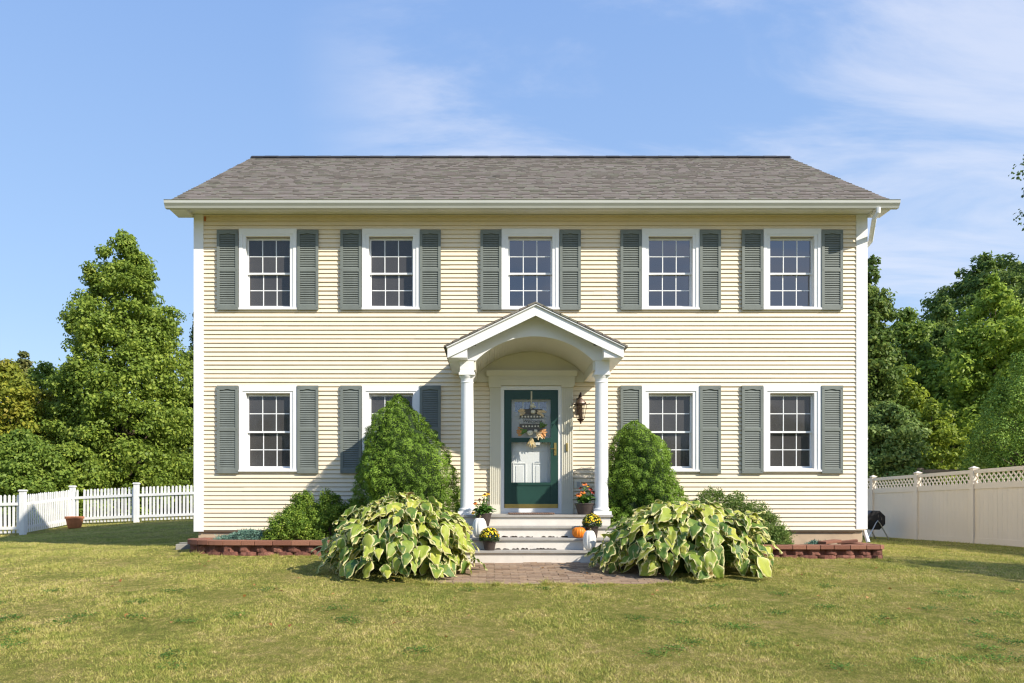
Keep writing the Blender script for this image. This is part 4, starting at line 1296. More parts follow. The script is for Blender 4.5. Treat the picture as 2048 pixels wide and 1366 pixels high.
tree('arborvitae', 'dense arborvitae with rusty patches behind the vinyl fence', 'tree', X(2052, 9.5), 9.5, 5.6,
     [(0, 1.7), (.25, 1.85), (.5, 1.6), (.75, 1.0), (.92, .4), (1, .06)], 'leaf_thuja', 620, 110, .075, rc=.26, trunk=.1, aspect=.5, flat=1.3, shell_bias=.7, wob=.1)
tree('dogwood_tree', 'small yellow green tree with layered branches behind the vinyl fence', 'tree', X(1862, 13.5), 13.5, 4.4,
     [(.1, 1.5), (.35, 1.9), (.6, 1.6), (.85, .9), (1, .2)], 'leaf_yellow', 170, 75, .13, rc=.5, trunk=.07, flat=.22, wob=.3)
tree('silver_tree', 'small silvery leaved tree with bare trunk beside the house corner', 'tree', X(1780, 12.5), 12.5, 4.3,
     [(.16, .9), (.4, 1.35), (.7, 1.2), (.9, .7), (1, .2)], 'leaf_silver', 220, 75, .12, rc=.38, trunk=.07, wob=.3)
tree('young_tree', 'bright yellow green young tree behind the silvery tree', 'tree', X(1800, 16.5), 16.5, 6.4,
     [(.05, 1.1), (.4, 1.5), (.7, 1.2), (.9, .7), (1, .15)], 'leaf_yellow', 240, 80, .14, rc=.42, trunk=.08, wob=.25)
tree('edge_tree', 'tall tree at the right edge with thin branches reaching into the sky', 'tree', X(2138, 12), 12, 14.2,
     [(.35, .4), (.5, 1.2), (.65, 1.6), (.8, 1.6), (.92, 1.1), (1, .3)], 'leaf_dark', 230, 55, .12, limbs=12, rc=.4, trunk=.15, wob=.4, shell_bias=.1)
# woods far behind
def woods(name, label, spots, mat, leaf, per, ncl):
    Ps, Ds, Ns, cl = [], [], [], []
    for (x_, y_, h_, r_) in spots:
        k = ncl; an = RNG.random(k) * 6.28; tt = RNG.random(k)
        rr = r_ * np.sqrt(1 - (np.abs(tt * 1.6 - .6)).clip(0, 1) ** 2 + .02) * np.sqrt(.3 + .7 * RNG.random(k))
        C = np.stack([x_ + np.cos(an) * rr, y_ + np.sin(an) * rr, gz(x_, y_) + tt * h_], 1)
        P, Dv, Nv, ci = clump_leaves(C, np.full(k, r_ * .24) * (.6 + .6 * RNG.random(k)), per, .6)
        Ps.append(P); Ds.append(Dv); Ns.append(Nv); cl.append(RNG.random(k)[ci])
    P, Dv, Nv, cl = map(np.concatenate, (Ps, Ds, Ns, cl)); n = len(P)
    o = leaves(name, P, Dv, Nv, leaf * (.6 + .8 * RNG.random(n)), leaf * .7, mat, None, RNG.random(n), cl)
    tag(o, label, 'woods', kind='stuff')
woods('woodland', 'dark woods filling in behind the trees on both sides', [(X(1760, 40), 40, 11.5, 4), (X(1830, 42), 42, 12, 4.5), (X(1900, 38), 38, 10.5, 4), (X(2060, 42), 42, 13, 5),
      (X(1840, 24), 26, 6.5, 3), (X(1960, 22), 23, 6.5, 2.8), (X(2080, 18), 20, 6, 3),
      (X(0, 40), 42, 8.5, 4), (X(90, 40), 42, 8, 4), (X(180, 36), 38, 7.5, 4), (X(300, 36), 38, 8, 4), (X(370, 36), 38, 8.0, 4),
      (X(-20, 21), 24, 5, 3), (X(200, 24), 27, 4.5, 3), (X(330, 24), 27, 4.5, 3)], 'leaf_dark', .26, 60, 110)
woods('street_trees', 'row of trees across the street, seen only mirrored in the window glass', [(x_, -46 + (i % 2) * 5, 6.0 + (i * 37 % 5) * .7, 5) for i, x_ in enumerate(range(-30, 34, 7))], 'leaf_dark', .45, 40, 90)
# a tree out of frame to the right whose shade falls on the lawn
tree('roadside_tree', 'tree outside the frame whose shade falls on the lawn at the right', 'tree', 13.9, -6.9, 6.9,
     [(.5, .8), (.6, 1.5), (.75, 1.7), (.9, 1.1), (1, .2)], 'leaf_green', 75, 45, .2, rc=.6, trunk=.14)

# ------------------------------------------------------------------ foundation planting
def cone_spruce(label, x, y, zb, H, Rm, mat, n, seed, skew=0., power=.8):
    root = empty('dwarf_spruce', (x, y, zb), label, 'shrub', 'cone shaped dwarf spruces beside the porch')
    def prof(t_):
        return Rm * np.interp(t_, power[0], power[1])
    t_ = 1 - RNG.random(n) ** .62; t_ = np.clip(t_, 0, .995)
    an = RNG.random(n) * 2 * np.pi
    P = np.zeros((n, 3)); r0 = prof(t_)
    bump = np.empty(n); CN = np.zeros((n, 3))
    for i in range(n):
        q = Vector((math.cos(an[i]) * r0[i], math.sin(an[i]) * r0[i], t_[i] * H))
        vor = mnoise.voronoi(q * 8.0 + Vector((seed, 0, 0))); dst = vor[0]; cn_ = (q * 8.0 + Vector((seed, 0, 0)) - vor[1][0]); CN[i] = cn_[:]
        dl = mnoise.voronoi(q * 13.0 + Vector((seed, 5, 0)))[0]
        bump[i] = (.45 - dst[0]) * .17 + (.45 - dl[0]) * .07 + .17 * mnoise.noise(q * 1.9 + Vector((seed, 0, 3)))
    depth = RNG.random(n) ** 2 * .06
    rr = np.maximum(r0 + bump * np.clip(r0 / .5, .15, 1) - depth, .004)
    P[:, 0] = x + np.cos(an) * rr + skew * (1 - t_) * .5; P[:, 1] = y + np.sin(an) * rr; P[:, 2] = zb + t_ * H + bump * .1
    out = np.stack([np.cos(an), np.sin(an), np.full(n, .75)], 1)
    Nv = CN * 1.9 + out * .75 + rdir(n) * .35
    Dv = np.cross(Nv, rdir(n)) + out * .25
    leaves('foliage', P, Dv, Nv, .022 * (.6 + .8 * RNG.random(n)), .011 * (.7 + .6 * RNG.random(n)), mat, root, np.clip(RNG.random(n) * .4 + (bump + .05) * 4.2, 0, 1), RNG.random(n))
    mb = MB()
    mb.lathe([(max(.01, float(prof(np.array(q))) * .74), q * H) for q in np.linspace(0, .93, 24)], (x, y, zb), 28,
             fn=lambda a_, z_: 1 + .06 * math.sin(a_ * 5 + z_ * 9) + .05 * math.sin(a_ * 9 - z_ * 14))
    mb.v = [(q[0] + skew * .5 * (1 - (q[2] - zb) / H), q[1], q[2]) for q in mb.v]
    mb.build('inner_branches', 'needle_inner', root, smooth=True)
    MB().tube([(x + skew * .5, y, zb - .12), (x + skew * .5, y, zb + .2)], [.05, .04], 8).build('stem', 'bark', root)
    return root
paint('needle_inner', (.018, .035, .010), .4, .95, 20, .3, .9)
cone_spruce('larger cone shaped dwarf spruce left of the porch', X(796, -.85), -.86, .17, 2.50, .80, 'needle_spruce', 130000, 3.1, .42, ((0, .15, .35, .46, .59, .74, .875, .95, 1), (.9, .97, 1, .99, .87, .65, .40, .20, .04)))
cone_spruce('smaller egg shaped dwarf spruce right of the porch', X(1269, -.80), -.82, .10, 2.14, .64, 'needle_spruce', 110000, 9.7, .34, ((0, .2, .47, .567, .67, .768, .868, .94, 1), (.95, 1, .99, .92, .83, .70, .50, .30, .06)))
# coarse reverted sprigs on the larger one
def blob_shrub(name, label, cat, blobs, mat, per_cl, leaf, aspect, zb, stems=14, rc=.09, group=None, stemmat='stem_brown', flat=.8, spiky=0.):
    cx = sum(b[0] for b in blobs) / len(blobs); cy = sum(b[1] for b in blobs) / len(blobs)
    root = empty(name, (cx, cy, zb), label, cat, group)
    Cs = []
    for (x_, y_, z_, rx, ry, rz_, k) in blobs:
        d = rdir(k); d[:, 2] = np.abs(d[:, 2]) * 1.0 - .15
        q = (.55 + .5 * RNG.random(k) ** .6)
        Cs.append(np.stack([x_ + d[:, 0] * rx * q, y_ + d[:, 1] * ry * q, z_ + d[:, 2] * rz_ * q], 1))
    C = np.concatenate(Cs); k = len(C)
    P, Dv, Nv, ci = clump_leaves(C, rc * (.6 + .8 * RNG.random(k)), per_cl, flat, shell=.2)
    if spiky:
        Dv = Dv * (1 - spiky) + spiky * ((P - C[ci]) / (rc) + np.array([0, 0, .8]))
    n = len(P); P[:, 1] = np.minimum(P[:, 1], -.03)
    leaves('foliage', P, Dv, Nv, leaf * (.6 + .8 * RNG.random(n)), leaf * aspect, mat, root, RNG.random(n), RNG.random(k)[ci])
    mb = MB()
    for i in RNG.choice(k, min(stems, k), replace=False):
        c = Vector(C[i]); b = Vector((cx + (c.x - cx) * .35, cy + (c.y - cy) * .3, zb - .03))
        mb.tube([b, (b + c) / 2 + Vector((random.uniform(-.04, .04), 0, .03)), c], [.010, .007, .003], 5)
    mb.build('stem', stemmat, root)
    return root
bX = lambda p: X(p, -.7)
blob_shrub('boxwood_shrub', 'yellow green leafy shrub beside the blue juniper', 'shrub', [(bX(585), -.72, .22, .46, .35, .68, 240), (bX(603), -.62, .48, .26, .24, .70, 150), (bX(560), -.75, .15, .30, .28, .34, 80)], 'leaf_box', 60, .034, .55, .2, group='leafy shrubs left of the porch', rc=.075)
blob_shrub('boxwood_shrub', 'green leafy shrub between the first shrub and the larger spruce', 'shrub', [(bX(664), -.66, .24, .44, .35, .72, 250), (bX(655), -.6, .5, .30, .24, .68, 150), (bX(700), -.45, .5, .22, .18, .5, 80)], 'leaf_box', 60, .034, .55, .2, group='leafy shrubs left of the porch', rc=.075)
blob_shrub('azalea_shrub', 'wide dark green shrub behind the right hosta, under the window', 'shrub', [(bX(1425), -.6, .40, .36, .28, .82, 210), (bX(1475), -.6, .38, .32, .28, .76, 170), (bX(1515), -.66, .22, .44, .32, .74, 260), (bX(1556), -.72, .1, .24, .22, .42, 110)], 'leaf_azalea', 55, .036, .42, .12, stems=26, rc=.085, spiky=.4)
blob_shrub('juniper', 'low spreading blue green juniper on the left wall', 'shrub', [(bX(465), -.72, .18, .36, .24, .14, 90), (bX(495), -.66, .2, .36, .24, .24, 130), (bX(530), -.60, .2, .30, .24, .22, 80)], 'leaf_juniper', 75, .040, .25, .18, rc=.07, flat=.7, spiky=.6, stems=20)
blob_shrub('juniper', 'small blue green juniper tuft in the right bed', 'shrub', [(bX(1640), -.6, .08, .22, .2, .16, 70)], 'leaf_juniper', 75, .036, .25, .1, rc=.055, flat=.7, spiky=.6, stems=10)
# ---- hostas
def hosta(label, cx, cy, a, b, h, n, seed, zb):
    root = empty('hosta', (cx, cy, zb), label, 'plant', 'variegated hostas flanking the path')
    rr = random.Random(seed); NU, NVv = 11, 8
    VV = []; E = []; Rn = []; Vn = []; F_ = []; mbp = MB()
    base_i = 0
    for i in range(n):
        # ring position: from rim (ph=0) to top (ph=1)
        ph = rr.random() ** .85
        el = ph * math.pi / 2 * .97 - .05
        az = rr.uniform(0, 2 * math.pi)
        inner = rr.choice((1.02, .97, .88, .78))
        sx = math.cos(az) * math.cos(el); sy = math.sin(az) * math.cos(el); sz = math.sin(el)
        lump = 1 + .22 * mnoise.noise(Vector((sx * 2.6 + seed, sy * 2.6, sz * 2.6)))
        rq = math.cos(el) ** .75; zq = math.sin(max(el, 0)) ** 1.15
        p = Vector((cx + a * math.cos(az) * rq * inner * .86 * lump, cy + b * math.sin(az) * rq * inner * .86 * lump, zb + .08 + (h - .12) * zq * inner * lump))
        nrm_ = Vector((sx / a, sy / b, max(sz, .05) / h * .95 + .12)).normalized()
        nrm_ = (nrm_ + Vector((rr.gauss(0, .34), rr.gauss(0, .34), rr.gauss(.05, .25)))).normalized()
        down = Vector((math.cos(az), math.sin(az), -.2 - 1.1 * (1 - ph))) + Vector((rr.gauss(0, .38), rr.gauss(0, .38), rr.gauss(0, .2)))
        if rr.random() < .28:   # arching leaf that stands clear of the mound
            down = Vector((math.cos(az), math.sin(az), rr.uniform(-.25, .35) + .25 * ph)) + Vector((rr.gauss(0, .3), rr.gauss(0, .3), 0))
            nrm_ = (nrm_ * .4 + Vector((rr.gauss(0, .2), rr.gauss(0, .2) - .25, 1))).normalized(); arch_ = True
        else: arch_ = False
        dv = (down - nrm_ * down.dot(nrm_)).normalized(); sv = dv.cross(nrm_)
        L = rr.choice((.17, .21, .25, .29)) * rr.uniform(.85, 1.12); W = L * rr.uniform(.42, .60); bend = rr.uniform(-.15, .55); fold = rr.uniform(.05, .5); twist = rr.uniform(-.5, .5)
        if arch_: bend = rr.uniform(.45, 1.0); p = p + nrm_ * .03
        wa, wf, wp = rr.uniform(.006, .026), rr.uniform(9, 15), rr.uniform(0, 6)
        col = rr.random()
        side = 1 if math.cos(az) > 0 else 0
        col = min(1, max(0, col * .75 + .22 * ph + rr.gauss(0, .05)))
        p0 = p - dv * L * .35
        for iu in range(NU + 1):
            u_ = iu / NU
            # heart outline
            hw = (u_ * .98 + .004) ** .62 * max(0, 1 - u_) ** 1.25 * (1 + .35 * math.exp(-((u_ - .2) / .15) ** 2)) / .36
            hw = max(hw, .02 if u_ < 1 else 0.0)
            for iv in range(NVv + 1):
                v_ = -1 + 2 * iv / NVv
                back = -.10 * L * (abs(v_) ** 1.5) * max(0, 1 - u_ * 5)        # cordate lobes
                along = u_ * L + back
                curl = -bend * L * .55 * u_ ** 2
                x_ = v_ * hw * W * .62
                lift = abs(v_) * hw * W * fold * .45 + wa * math.sin(wf * u_ + wp + (2 if v_ < 0 else 0)) * abs(v_) ** 2 - .02 * (abs(v_) ** 3)
                q = p0 + dv * (along * (1 - .12 * bend * u_)) + sv * x_ * (1 - .1 * fold) + nrm_ * (curl + lift + twist * x_ * u_ * .6)
                if q.z < zb + .012: q.z = zb + .012 + abs(v_) * .006
                VV.append(q[:]); E.append(max(abs(v_), (u_ - .25) / .75 if u_ > .8 else 0)); Rn.append(col); Vn.append(v_ * .9 + 0 * u_)
        for iu in range(NU):
            for iv in range(NVv):
                k = base_i + iu * (NVv + 1) + iv
                F_.append((k, k + 1, k + NVv + 2, k + NVv + 1))
        base_i += (NU + 1) * (NVv + 1)
        bs = Vector((cx + (p.x - cx) * .12, cy + (p.y - cy) * .12, zb - .01))
        md = bs.lerp(p0, .55) + Vector((0, 0, .12 * h))
        mbp.tube([bs, md, p0 + Vector((0, 0, .0))], [.007, .006, .004], 5, cap=False)
    np_mesh('foliage', VV, 4, F_, 'hosta_leaf', root, {'edge': ('POINT', E), 'rnd': ('POINT', Rn), 'vein': ('POINT', Vn)}, smooth=True)
    mbp.build('stem', 'stem_green', root, smooth=True)
hosta('yellow edged hosta mound left of the steps', X(800, -3.15), -3.05, 1.17, .97, 1.02, 640, 11, -.07)
hosta('wider darker hosta mound right of the steps', X(1374, -3.1), -3.0, 1.34, 1.0, .99, 780, 23, -.07)

# ------------------------------------------------------------------ pots and pumpkins
def pot(root, x, y, z, r0, r1, h, mat, rim=.012):
    mb = MB().lathe([(r0 * .98, 0), (r0, .004), (r1, h - rim * 1.6), (r1 + rim * .6, h - rim * 1.5), (r1 + rim * .6, h), (r1 - rim * .4, h), (r1 - rim * .6, h - .03)], (x, y, z), 26)
    o = mb.build('pot', mat, root, smooth=True)
    MB().lathe([(r1 - .01, h - .035), (r1 * .5, h - .022), (.01, h - .018)], (x, y, z), 16).build('soil', 'dark_soil', o)
def strap_leaves(name, x, y, z, n, L, W, spread, up, mat, root, seed=0):
    VV, F_, Rn = [], [], []; b = 0; NU = 6
    for i in range(n):
        az = random.uniform(0, 2 * math.pi); l = L * random.uniform(.6, 1.15); w_ = W * random.uniform(.7, 1.2); el = random.uniform(up[0], up[1])
        d = Vector((math.cos(az), math.sin(az), 0)); s_ = Vector((-d.y, d.x, 0)); tw = random.uniform(-.5, .5)
        st = Vector((x, y, z)) + d * random.uniform(0, spread) + Vector((0, 0, random.uniform(0, .09)))
        dr = random.uniform(.5, 1.3); r_ = random.random()
        for k in range(NU + 1):
            u_ = k / NU; p = st + d * (l * u_ * math.cos(el) ) + Vector((0, 0, l * (math.sin(el) * u_ - dr * .55 * u_ * u_)))
            hw = w_ / 2 * math.sin(math.pi * (u_ * .93 + .05)) ** .8
            q = s_ * hw + Vector((0, 0, hw * tw))
            for sg, e in ((-1, .25), (0, 0), (1, .25)):
                VV.append((p + q * sg + Vector((0, 0, hw * e)))[:]); Rn.append(r_)
        for k in range(NU):
            for c in range(2):
                q_ = b + k * 3 + c; F_.append((q_, q_ + 1, q_ + 4, q_ + 3))
        b += (NU + 1) * 3
    np_mesh(name, VV, 4, F_, mat, root, {'rnd': ('POINT', Rn), 'clump': ('POINT', Rn)}, smooth=True)
def daisy(root, p, r, mat, tilt):
    mb = MB(); n = 13; t_ = Vector(tilt).normalized(); a = t_.orthogonal().normalized(); b = t_.cross(a)
    for k in range(n):
        an = 2 * math.pi * k / n; d = a * math.cos(an) + b * math.sin(an); s_ = t_.cross(d)
        q = [p + d * r * .25, p + d * r * .6 + s_ * r * .17 - t_ * .002, p + d * r - t_ * r * .35, p + d * r * .6 - s_ * r * .17 - t_ * .002]
        mb.add([v_[:] for v_ in q], [(0, 1, 2, 3)])
    f_ = mb.build('flower', mat, root)
    pts = [p - t_ * .004, p + t_ * r * .22, p + t_ * r * .42]
    MB().tube(pts, [r * .36, r * .36, r * .12], 8).build('flower_centre', 'cone_brown', f_, smooth=True)
def coneflower(label, x, y, z, potdim, plant_h, flowers, spread=.16, nl=70):
    root = empty('potted_coneflower', (x, y, z), label, 'potted plant', 'potted coneflowers by the door')
    pot(root, x, y, z, *potdim, 'pot_dark')
    zt = z + potdim[2] - .02
    strap_leaves('leaves', x, y, zt, nl, .19, .05, .05, (.25, 1.2), 'leaf_perennial', root)
    st = MB()
    for (dx_, dy_, dz_, r, mat, tl) in flowers:
        p = Vector((x + dx_, y + dy_, zt + dz_))
        st.tube([(x + dx_ * .3, y + dy_ * .3, zt), (x + dx_ * .7, y + dy_ * .7, zt + dz_ * .6), p], .004, 5)
        daisy(root, p, r, mat, tl)
    st.build('stem', 'stem_green', root)
    # leaves up the stems
    n = 130; tt = RNG.random(n)
    fi = RNG.integers(0, len(flowers), n)
    fl = np.array([[f[0], f[1], f[2]] for f in flowers])[fi]
    P = np.array([x, y, zt]) + fl * tt[:, None] * .85 * np.array([1, 1, 1])
    leaves('stem_leaves', P, rdir(n) + np.array([0, 0, -.1]), rdir(n) + np.array([0, 0, 1.]), .07, .02, 'leaf_perennial', root, RNG.random(n), RNG.random(n))
yr = -1.02
coneflower('coneflower with red and orange blooms in a dark pot beside the right column', X(1169, -1.12), -1.12, .6905, (.105, .155, .185), .5,
           [(.0, -.02, .33, .05, 'orange_petal', (0, -.5, 1)), (-.10, -.08, .16, .055, 'orange_petal', (-.1, -.8, 1)), (-.03, -.05, .20, .05, 'orange_petal', (.1, -.6, 1)),
            (.10, -.02, .25, .045, 'red_petal', (.3, -.6, 1)), (.14, -.04, .20, .05, 'red_petal', (.5, -.8, 1)), (-.06, .02, .27, .04, 'red_petal', (-.3, -.5, 1)), (.06, .0, .30, .035, 'yellow_petal', (0, -.4, 1))], nl=85)
coneflower('coneflower with yellow blooms in a dark pot behind the left white pumpkin', X(967, -1.5), -1.50, .5185, (.085, .125, .20), .5,
           [(.02, -.02, .31, .05, 'yellow_petal', (0, -.4, 1)), (.07, .0, .33, .045, 'yellow_petal', (.3, -.3, 1)), (-.13, -.05, .18, .045, 'orange_petal', (-.2, -.5, 1)),
            (-.06, -.02, .24, .03, 'cone_brown', (0, -.4, 1)), (.0, .0, .23, .03, 'cone_brown', (0, -.4, 1)), (-.16, -.1, .03, .035, 'yellow_petal', (-.3, -.8, .6))], nl=75)
def mum(label, x, y, z, R_, pd):
    root = empty('potted_mum', (x, y, z), label, 'potted plant', 'potted mums on the steps')
    pot(root, x, y, z, *pd, 'pot_dark')
    c = np.array([x, y, z + pd[2] + R_ * .25])
    n = 2600; d = rdir(n); d[:, 2] = np.abs(d[:, 2]) * 1.15 - .35; d /= np.linalg.norm(d, axis=1, keepdims=True)
    P = c + d * (R_ * (.55 + .42 * RNG.random(n)))[:, None]
    leaves('foliage', P, d + rdir(n) * .9, rdir(n) + d, .022, .012, 'leaf_mum', root, RNG.random(n), RNG.random(n))
    k = 150; d = rdir(k); d[:, 2] = np.abs(d[:, 2]) + .1; d /= np.linalg.norm(d, axis=1, keepdims=True)
    V, Fc, rn = [], [], []
    for i in range(k):
        dd = Vector(d[i]); p = Vector(c) + dd * R_ * random.uniform(.93, 1.05); a = dd.orthogonal().normalized(); b = dd.cross(a); r = random.uniform(.008, .016); r0 = random.random(); bI = len(V)
        V.append((p + dd * r * .5)[:]); 
        for q in range(8):
            an = q * math.pi / 4; rr_ = r * (1 if q % 2 else .8); V.append((p + (a * math.cos(an) + b * math.sin(an)) * rr_)[:])
        for q in range(8): Fc.append((bI, bI + 1 + q, bI + 1 + (q + 1) % 8)); rn.append(r0)
    np_mesh('blossoms', V, 3, Fc, 'flower_yellow', root, {'rnd': ('FACE', rn), 'clump': ('FACE', rn)})
mum('small yellow mum in a dark pot low on the left of the steps', X(979, -2.03), -2.03, .1745, .150, (.075, .10, .15))
mum('small yellow mum in a dark pot above the orange pumpkin', X(1184, -1.72), -1.72, .3465, .150, (.075, .10, .18))
def pumpkin(label, x, y, z, rx, h, mat, ribs, stemh, group=None, tall=False):
    root = empty('pumpkin', (x, y, z), label, 'pumpkin', group)
    prof = []
    for i in range(21):
        t_ = i / 20; an = -math.pi / 2 + math.pi * t_
        rr = rx * (max(0, math.cos(an)) ** (.62 if not tall else .72)); 
        if tall: rr *= 1.0 - .10 * t_
        prof.append((max(rr, .006), h / 2 + h / 2 * math.sin(an) - (0.10 * h * math.exp(-((max(rr, .006)) / (rx * .3)) ** 2) if t_ > .5 else 0) + (.05 * h * math.exp(-(max(rr, .006) / (rx * .3)) ** 2) if t_ < .5 else 0)))
    MB().lathe(prof, (x, y, z), 80, fn=lambda a_, z_: 1 - .085 * (1 - abs(math.sin(a_ * ribs / 2)) ** .55)).build('flesh', mat, root, smooth=True)
    zt = z + h * .90
    MB().tube([(x, y, zt - .02), (x + .004, y, zt + stemh * .6), (x + .018, y - .01, zt + stemh)], [.022, .013, .014], 7).build('stem', 'pumpkin_stem' if mat != 'pumpkin_white' or not tall else 'pumpkin_stem', root, smooth=True)
pumpkin('white pumpkin in front of the left coneflower pot', X(959, -1.80), -1.80, .3465, .118, .315, 'pumpkin_white', 10, .05, 'white pumpkins on the steps', True)
pumpkin('orange pumpkin on the second step from the bottom', X(1158, -1.76), -1.77, .3465, .108, .165, 'pumpkin_orange', 14, .03)
pumpkin('tall white pumpkin by the right hosta, below the orange pumpkin', X(1179, -2.03), -2.03, .1745, .104, .305, 'pumpkin_white', 10, .045, 'white pumpkins on the steps', True)
# door mat: braided rope rug
mb = MB()
mx0, mx1, my0, my1 = X(1017, -1.15), X(1108, -1.15), -1.24, -.80
def braid(xa, ya, xb, yb):
    L_ = math.hypot(xb - xa, yb - ya); k = int(L_ / .035)
    for j in range(2):
        pts = []
        for i in range(k * 4 + 1):
            u_ = i / (k * 4); ph = i * math.pi / 2 + j * math.pi
            pts.append((xa + (xb - xa) * u_, ya + (yb - ya) * u_ + .010 * math.cos(ph), .6905 + .017 + .006 * math.sin(ph)))
        mb.tube(pts, .009, 5, r=j * .6 + .2)
yy = my0
while yy <= my1: braid(mx0, yy, mx1, yy); yy += .034
paint_rnd('rope_rug', [(0, (.16, .07, .05)), (.5, (.26, .17, .12)), (1, (.34, .25, .19))], .95, 60, .5)
tag(mb.build('door_mat', 'rope_rug', None, smooth=True), 'brown braided door mat on the porch floor', 'door mat')

# ------------------------------------------------------------------ wreath sign on the storm door
wy = -.075
WX = X(1064, -.07); wr = empty('welcome_wreath', (WX, -.06, Z(893, -.07)), 'autumn welcome sign with leaves, white gourd and straw hanging on the green door', 'wreath')
wz = lambda py: Z(py, -.07); wx = lambda px: X(px, -.07)
MB().box(wx(1061.6), wx(1064.6), -.050, -.046, wz(818), wz(782)).build('ribbon', 'ribbon', wr)
mb = MB()
rows_ = [(818, 829, 1044, 1084, 'd'), (829.8, 836, 1039.5, 1089, 'd'), (838, 847, 1038.5, 1090, 'g'), (848, 855, 1039, 1090, 'd'), (855.5, 862, 1042, 1086, 'd')]
bd = MB(); bg = MB()
for (a, b, l, r, k) in rows_:
    (bd if k == 'd' else bg).box(wx(l), wx(r), -.068, -.056, wz(b), wz(a))
board = bd.build('sign_board', 'sign_dark', wr)
bg.build('name_slat', 'sign_grey', wr)
mb = MB()
for px_ in np.arange(1043, 1087, 6.0): mb.box(wx(px_), wx(px_ + 3.2), -.071, -.0685, wz(835), wz(831.5))
for px_ in np.arange(1045, 1085, 6.0): mb.box(wx(px_), wx(px_ + 3), -.071, -.0685, wz(854), wz(851))
mb.build('checks', 'wreath_white', board)
cu = bpy.data.curves.new('lettering', 'FONT'); cu.body = 'Welcome'; cu.size = .085; cu.extrude = .001; cu.align_x = 'CENTER'; cu.shear = .35
to = bpy.data.objects.new('lettering_tmp', cu); COL.objects.link(to)
bpy.context.view_layer.update()
me = bpy.data.meshes.new_from_object(to.evaluated_get(bpy.context.evaluated_depsgraph_get()))
bpy.data.objects.remove(to)
lt = bpy.data.objects.new('lettering', me); COL.objects.link(lt); lt.parent = wr; me.materials.clear(); me.materials.append(M['letter_dark'])
lt.location = Vector((wx(1064), -.0705, wz(845.5))) - wloc(wr); lt.rotation_euler = (R(90), 0, 0)
def leaf_fan(px_, py_, n, L, W, mat, a0, a1, yoff, nm):
    mb = MB()
    for i in range(n):
        an = R(random.uniform(a0, a1)); l = L * random.uniform(.6, 1.1); w_ = W * random.uniform(.7, 1.2)
        d = Vector((math.cos(an), random.uniform(-.35, -.05), math.sin(an))).normalized(); s_ = d.cross(Vector((0, -1, 0))).normalized()
        p = Vector((wx(px_ + random.uniform(-3, 3)), yoff, wz(py_ + random.uniform(-3, 3))))
        up = Vector((0, -.12 * w_ / max(w_, .001) * .1, 0))
        pts = [p, p + d * l * .35 + s_ * w_ * .5, p + d * l * .55 + s_ * w_ * .30, p + d * l * .72 + s_ * w_ * .48, p + d * l, p + d * l * .72 - s_ * w_ * .48, p + d * l * .55 - s_ * w_ * .30, p + d * l * .35 - s_ * w_ * .5]
        c = p + d * l * .5 + Vector((0, -.012, 0))
        mb.add([c[:]] + [q[:] for q in pts], [(0, k + 1, (k + 1) % 8 + 1) for k in range(8)])
    mb.build(nm, mat, wr)
leaf_fan(1050, 823, 7, .13, .055, 'leaf_tan', 150, 215, -.075, 'autumn_leaves')
leaf_fan(1076, 823, 7, .13, .055, 'leaf_tan', -70, 15, -.075, 'autumn_leaves')
leaf_fan(1066, 813, 4, .07, .06, 'wreath_white', 40, 140, -.074, 'autumn_leaves')
leaf_fan(1046, 862, 20, .11, .035, 'leaf_orange', 140, 250, -.075, 'autumn_leaves')
leaf_fan(1080, 866, 30, .12, .04, 'leaf_orange', -60, 45, -.085, 'autumn_leaves')
leaf_fan(1074, 870, 14, .10, .03, 'leaf_tan', -80, 25, -.09, 'autumn_leaves')
leaf_fan(1052, 860, 8, .12, .035, 'stem_green', 130, 240, -.072, 'greenery')
leaf_fan(1082, 855, 8, .12, .03, 'stem_green', 0, 110, -.072, 'greenery')
mb = MB()
for i in range(34):
    an = R(random.uniform(-122, -58)); l = random.uniform(.12, .20); p = Vector((wx(1063 + random.uniform(-2, 2)), -.085, wz(875)))
    mb.tube([p, p + Vector((math.cos(an) * l, random.uniform(-.03, .0), math.sin(an) * l))], [.004, .005], 5)
mb.build('straw_bundle', 'straw', wr)
for (px_, py_, r_) in ((1060, 866, .058), (1071, 862, .034), (1066, 824, .045)):
    MB().lathe([(.004, -.8 * r_), (r_ * .7, -.65 * r_), (r_, 0), (r_ * .75, .6 * r_), (.006, .7 * r_)], (wx(px_), -.10, wz(py_)), 24,
               fn=lambda a_, z_: 1 - .07 * (1 - abs(math.sin(a_ * 4)) ** .6)).build('gourd', 'wreath_white', wr, smooth=True)

